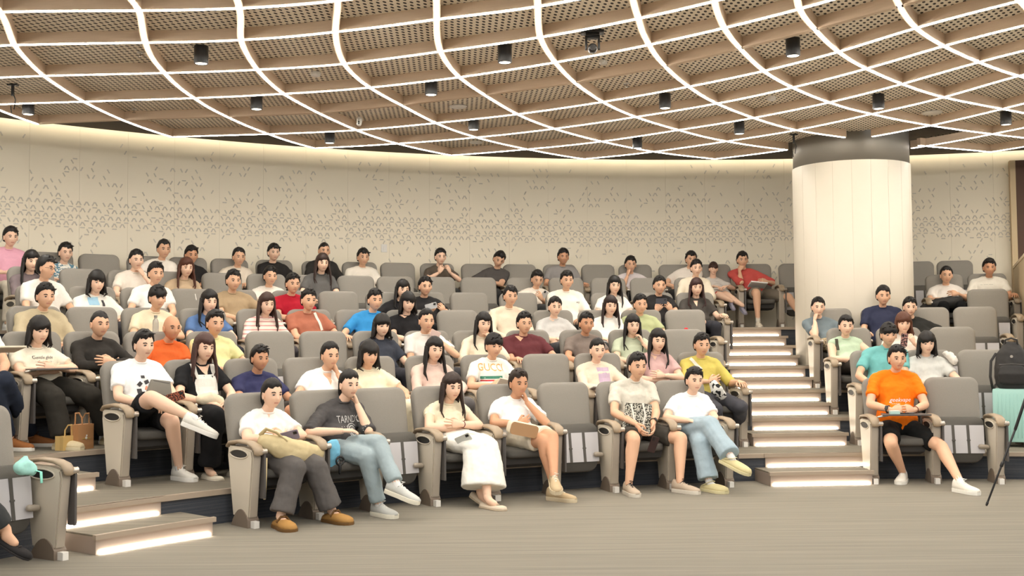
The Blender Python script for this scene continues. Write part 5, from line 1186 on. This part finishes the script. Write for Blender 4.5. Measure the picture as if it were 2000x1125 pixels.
slab((1, 1165), 1172, 757, -.02, (.22, .17, .010), 'open notebook on the lap of the cream cardigan', 'notebook', 'book', (224, 220, 210), (1.35, 0, .1))
slab((6, 1450), 1480, 556, .02, (.26, .18, .018), 'white papers on the lap of the coral red T-shirt', 'papers', 'paper', (226, 222, 218), (1.15, .1, .1))
slab((6, 1393), 1400, 576, .02, (.07, .09, .02), 'red paper cube held by the child', 'red_toy', 'toy', (206, 34, 48), (.3, .5, .2))
slab((2, -32), 6, 682, -.05, (.30, .20, .012), 'papers on a tablet at the left picture edge', 'papers', 'paper', (224, 212, 190), (1.35, 0, 0))
slab((2, 830), 850, 652, .12, (.11, .07, .02), 'pale pink mug or cup raised by the white polo shirt', 'cup', 'cup', (226, 196, 184), (.1, .4, 0), 'cup_body')
blob((1, 1810), 'jacket', 'crumpled white jacket on the armrest beside the grey blouse', 'jacket', [(1846, 690, .40), (1856, 696, .34), (1866, 706, .30)], [(.03, .03), (.05, .035), (.04, .03)], cloth((228, 222, 212)), .016, .04)
p = pt((3, 310), 304, 634, .10); o = thing('water_bottle', 'clear plastic water bottle with a grey cap in the fourth row', 'bottle', W2((3, 310), p)); a = Acc(); n = 14
a.loft([[Vector((r * math.cos(i / n * 2 * PI), r * math.sin(i / n * 2 * PI), z)) for i in range(n)] for r, z in ((.028, -.10), (.031, -.09), (.031, .02), (.028, .04), (.013, .065), (.013, .07))]); gl = bpy.data.materials.new('clear_plastic'); gl.use_nodes = True; b_ = gl.node_tree.nodes['Principled BSDF']; b_.inputs['Transmission Weight'].default_value = .7; b_.inputs['Roughness'].default_value = .1; b_.inputs['Base Color'].default_value = lin((226, 224, 218)); build(a, 'bottle_body', gl, o, smooth=True)
a = Acc(); a.disc_cyl((0, 0, .07), (0, 0, 1), .017, .025, 12); build(a, 'bottle_cap', mat('grey_cap', (130, 128, 122), .5), o)
d_ = PEOPLE[(3, 408)]; p = pt((3, 408), 382, 580, d_['hc'].y - .06); a = Acc(); a.tube([p + Vector((-.004, 0, .03)), p + Vector((.008, 0, -.03))], [.005, .005], 6); build(a, 'hair_clip', M_white, d_['root'])
# glasses of the man at the left, red folded umbrella tip on the empty seat
d_ = PEOPLE[(4, 88)]; hc_ = d_['hc']; a = Acc(); R_ = Matrix.Translation(hc_) @ Matrix.Rotation(.6, 4, 'Z') @ Matrix.Rotation(.12, 4, 'X')
for s_ in (-1, 1):
    a.tube([R_ @ Vector((s_ * .032 + .022 * math.cos(t / 10 * 2 * PI), -.098, .004 + .016 * math.sin(t / 10 * 2 * PI))) for t in range(11)], [.0018] * 11, 5, round_ends=False); a.tube([R_ @ Vector((s_ * .054, -.097, .01)), R_ @ Vector((s_ * .078, .0, .005))], [.0018] * 2, 5)
a.tube([R_ @ Vector((-.01, -.099, .008)), R_ @ Vector((.01, -.099, .008))], [.0018] * 2, 5); build(a, 'glasses', M_black, d_['root'])
Ms = Matrix.Translation(P(ROWS[2][12], RF[2], ZP[2])) @ Matrix.Rotation(-ROWS[2][12], 4, 'Z')
p = pt(Ms, 1340, 643, .62); a = Acc(); a.loft([[p + Vector((x * s_, y_ , z * s_)) for x, z in ((-.035, -.02), (.035, -.02), (.02, .015), (0, .022), (-.02, .015))] for y_, s_ in ((-.03, .6), (0, 1), (.03, .6))]); a.v = [tuple(Ms @ Vector(v)) for v in a.v]
o = thing('scarf', 'small red cloth bundle behind the empty seat in the third row', 'scarf', (0, 0, 0)); build(a, 'cloth_fold', mat('red_cloth', (214, 40, 50), .7), o)

# ------------------------------------------------------------------ bags on the seats and the floor
Mb = Matrix.Translation(P(ROWS[1][13], RF[1], ZP[1])) @ Matrix.Rotation(-ROWS[1][13], 4, 'Z')
o = thing('suitcase', 'mint green ribbed hard suitcase standing at the right', 'suitcase', Mb @ Vector((.16, -.10, 0)), -ROWS[1][13] - .25); m_mint = mat('mint_shell', (168, 212, 202), .35)
a = Acc(); a.box((-.20, -.12, .05), (.20, .12, .60)); sc_ = build(a, 'shell', m_mint, o, bevel=.03)
for i in range(9):
    a = Acc(); a.tube([(-.15 + i * .0375, -.122, .10), (-.15 + i * .0375, -.122, .55)], [.005, .005], 5); build(a, 'rib', m_mint, o, smooth=True)
for x in (-.15, .15):
    for y in (-.08, .08):
        a = Acc(); a.disc_cyl((x - .012, y, .028), (1, 0, 0), .028, .024, 12); build(a, 'wheel', M_black, o)
a = Acc(); a.tube([(-.09, .08, .59), (-.09, .08, .98), (-.085, .08, .995), (.085, .08, .995), (.09, .08, .98), (.09, .08, .59)], [.008] * 6, 8); build(a, 'pull_handle', M_black, o, smooth=True)
bp = bpy.data.materials.get('black_plastic'); m_bk = mat('backpack_nylon', (38, 36, 35), .7, bump=.3, bscale=300)
o = thing('backpack', 'black backpack leaning on the empty seat above the mint suitcase', 'backpack', Mb @ Vector((.15, -.12, .605)), -ROWS[1][13] - .25)
me = dress_mesh([lambda acc: acc.tube([(0, 0, .04), (0, 0, .20), (0, .015, .36), (0, .02, .44)], [(.165, .085), (.175, .095), (.15, .08), (.09, .05)], 16, up=(1, 0, 0))], .012, m_bk, 'backpack_body', disp=.008, dsc=.1, smooth=2); bb = put('bag_body', me, o)
me = dress_mesh([lambda acc: acc.tube([(0, -.08, .06), (0, -.09, .15), (0, -.075, .22)], [(.13, .03), (.135, .035), (.12, .025)], 14, up=(1, 0, 0))], .010, m_bk, 'front_pocket', disp=.004, dsc=.1, smooth=2); fp = put('front_pocket', me, o)
a = Acc(); a.tube([(-.12, -.112, .245), (0, -.122, .255), (.12, -.112, .245)], [.0035] * 3, 5); build(a, 'zip', M_tablet, o); a = Acc(); a.disc_cyl((0, -.095, .33), (0, -1, 0), .015, .012, 12); build(a, 'emblem', M_chrome, o)
a = Acc(); a.tube([(-.06, .0, .45), (-.055, -.01, .50), (0, -.015, .52), (.055, -.01, .50), (.06, 0, .45)], [.010] * 5, 8); build(a, 'top_handle', m_bk, o, smooth=True)
for s_ in (-1, 1):
    a = Acc(); a.tube([(s_ * .15, .03, .36), (s_ * .20, .0, .28), (s_ * .21, -.02, .12), (s_ * .185, -.03, -.04), (s_ * .16, .0, .04)], [(.014, .006)] * 5, 8); build(a, 'shoulder_strap', m_bk, o, smooth=True)
# lap backpack, black bag behind, turquoise bag
key = (5, 1848); o, c0 = blob(key, 'backpack', 'black backpack lying across the lap in the upper right row', 'backpack', [(1800, 600, .0), (1830, 592, -.04), (1862, 590, -.04), (1876, 586, .0)], [(.03, .03), (.07, .06), (.09, .07), (.06, .05)], m_bk, .014, .08, .016)
key = (1, 506); o, c0 = blob(key, 'black_bag', 'crumpled black bag between the navy T-shirt and the next seat', 'bag', [(582, 770, .30), (582, 790, .22), (578, 812, .2)], [(.05, .04), (.075, .06), (.06, .05)], mat('black_sheet', (28, 27, 28), .35), .016, .06)
Ml = Matrix.Translation(P(LB[0], RF[0], 0)) @ Matrix.Rotation(-LB[0], 4, 'Z')
o, c0 = blob(Ml, 'turquoise_bag', 'small turquoise cloth bag on the folded seat at lower left', 'bag', [(36, 915, .10), (48, 908, .10), (62, 918, .10)], [(.045, .035), (.065, .04), (.04, .035)], cloth((170, 224, 214)), .012, .06)
a = Acc(); q0 = pt(Ml, 66, 918, .09) - c0; a.tube([q0, q0 + Vector((.01, -.06, -.01)), q0 + Vector((.012, -.065, -.08))], [(.012, .003)] * 3, 6); build(a, 'strap', cloth((150, 226, 206)), o, smooth=True)
# paper bags on the floor of the third tier
q = unproj(160, 877, ZP[2]); ph_ = math.atan2(q.x - CX, q.y - CY); rz = -ph_ + .30
for dx, dy, hh, rgb, lab, w_ in ((0, 0, .21, (176, 128, 84), 'brown paper carrier bag with handles on the tier floor', .17), (-.13, .06, .12, (206, 172, 108), 'small yellowish paper bag behind the brown carrier bag', .12)):
    o = thing('paper_bag', lab, 'bag', Vector((q.x, q.y, ZP[2])) + Matrix.Rotation(rz, 3, 'Z') @ Vector((dx, dy, 0)), rz); mp_ = mat('kraft_%d' % rgb[0], rgb, .8, noise_s=8, noise_amt=.05)
    a = Acc(); a.loft([[Vector((x * s_, y * s_, z)) for x, y in ((-w_ / 2, -.045), (w_ / 2, -.045), (w_ / 2 - .006, 0), (w_ / 2, .045), (-w_ / 2, .045), (-w_ / 2 + .006, 0))] for z, s_ in ((0, 1), (hh * .5, 1.0), (hh, 1.01))]); build(a, 'bag_body', mp_, o)
    for y in (-.04, .04):
        a = Acc(); a.tube([(-.04, y, hh - .03), (-.036, y, hh + .05), (-.02, y * 1.4, hh + .09), (.02, y * 1.4, hh + .09), (.036, y, hh + .05), (.04, y, hh - .03)], [(.008, .002)] * 6, 6, up=(1, 0, 0)); build(a, 'handle', mp_, o)
    if hh > .2:
        a = Acc(); a.disc_cyl((0, -.047, .095), (0, -1, 0), .012, .0015, 12); a.disc_cyl((.005, -.047, .115), (0, -1, 0), .008, .0015, 12); build(a, 'printed_mark', M_white, o)
        a = Acc(); a.box((-.04, -.0485, .088), (.045, -.0465, .091)); build(a, 'printed_line', mat('yellow_ink', (190, 180, 70), .7), o)
# black and white tote on the mustard T-shirt lap
key = (1, 1370); o, c0 = blob(key, 'tote_bag', 'white tote with bold black brush strokes on the mustard T-shirt lap', 'bag', [(1392, 748, -.02), (1400, 762, -.06), (1412, 775, -.04)], [(.05, .03), (.075, .035), (.055, .03)], spots_mat('brush_tote', (30, 30, 32), (228, 226, 220), 22, .44), .006, .06)

# ------------------------------------------------------------------ tripod at the right edge
q = unproj(1927, 989, 0); o = thing('tripod', 'thin black tripod leg reaching in from the right edge', 'tripod', (q.x + .52, q.y + .02, 0)); top = Vector((0, 0, 1.25))
for i, f_ in enumerate((Vector((-.52, -.02, .012)), Vector((.30, -.40, .012)), Vector((.28, .42, .012)))):
    a = Acc(); a.tube([top + Vector((f_.x, f_.y, 0)).normalized() * .03, top.lerp(f_, .5)], [.0125, .0125], 10); l_ = build(a, 'leg', M_black, o, smooth=True)
    a = Acc(); a.tube([top.lerp(f_, .48), f_], [.009, .008], 10); build(a, 'lower_leg', M_black, l_, smooth=True)
    a = Acc(); c_ = top.lerp(f_, .72); d_ = (f_ - top).normalized(); a.tube([c_, c_ + d_ * .03], [.014, .014], 10); a.tube([f_ - d_ * .02, f_], [.012, .010], 8); build(a, 'collar', M_black, l_, smooth=True)
a = Acc(); a.tube([(0, 0, .95), (0, 0, 1.45)], [.013, .013], 10); a.tube([(0, 0, 1.2), (0, 0, 1.28)], [.04, .04], 12); build(a, 'centre_column', M_black, o, smooth=True)
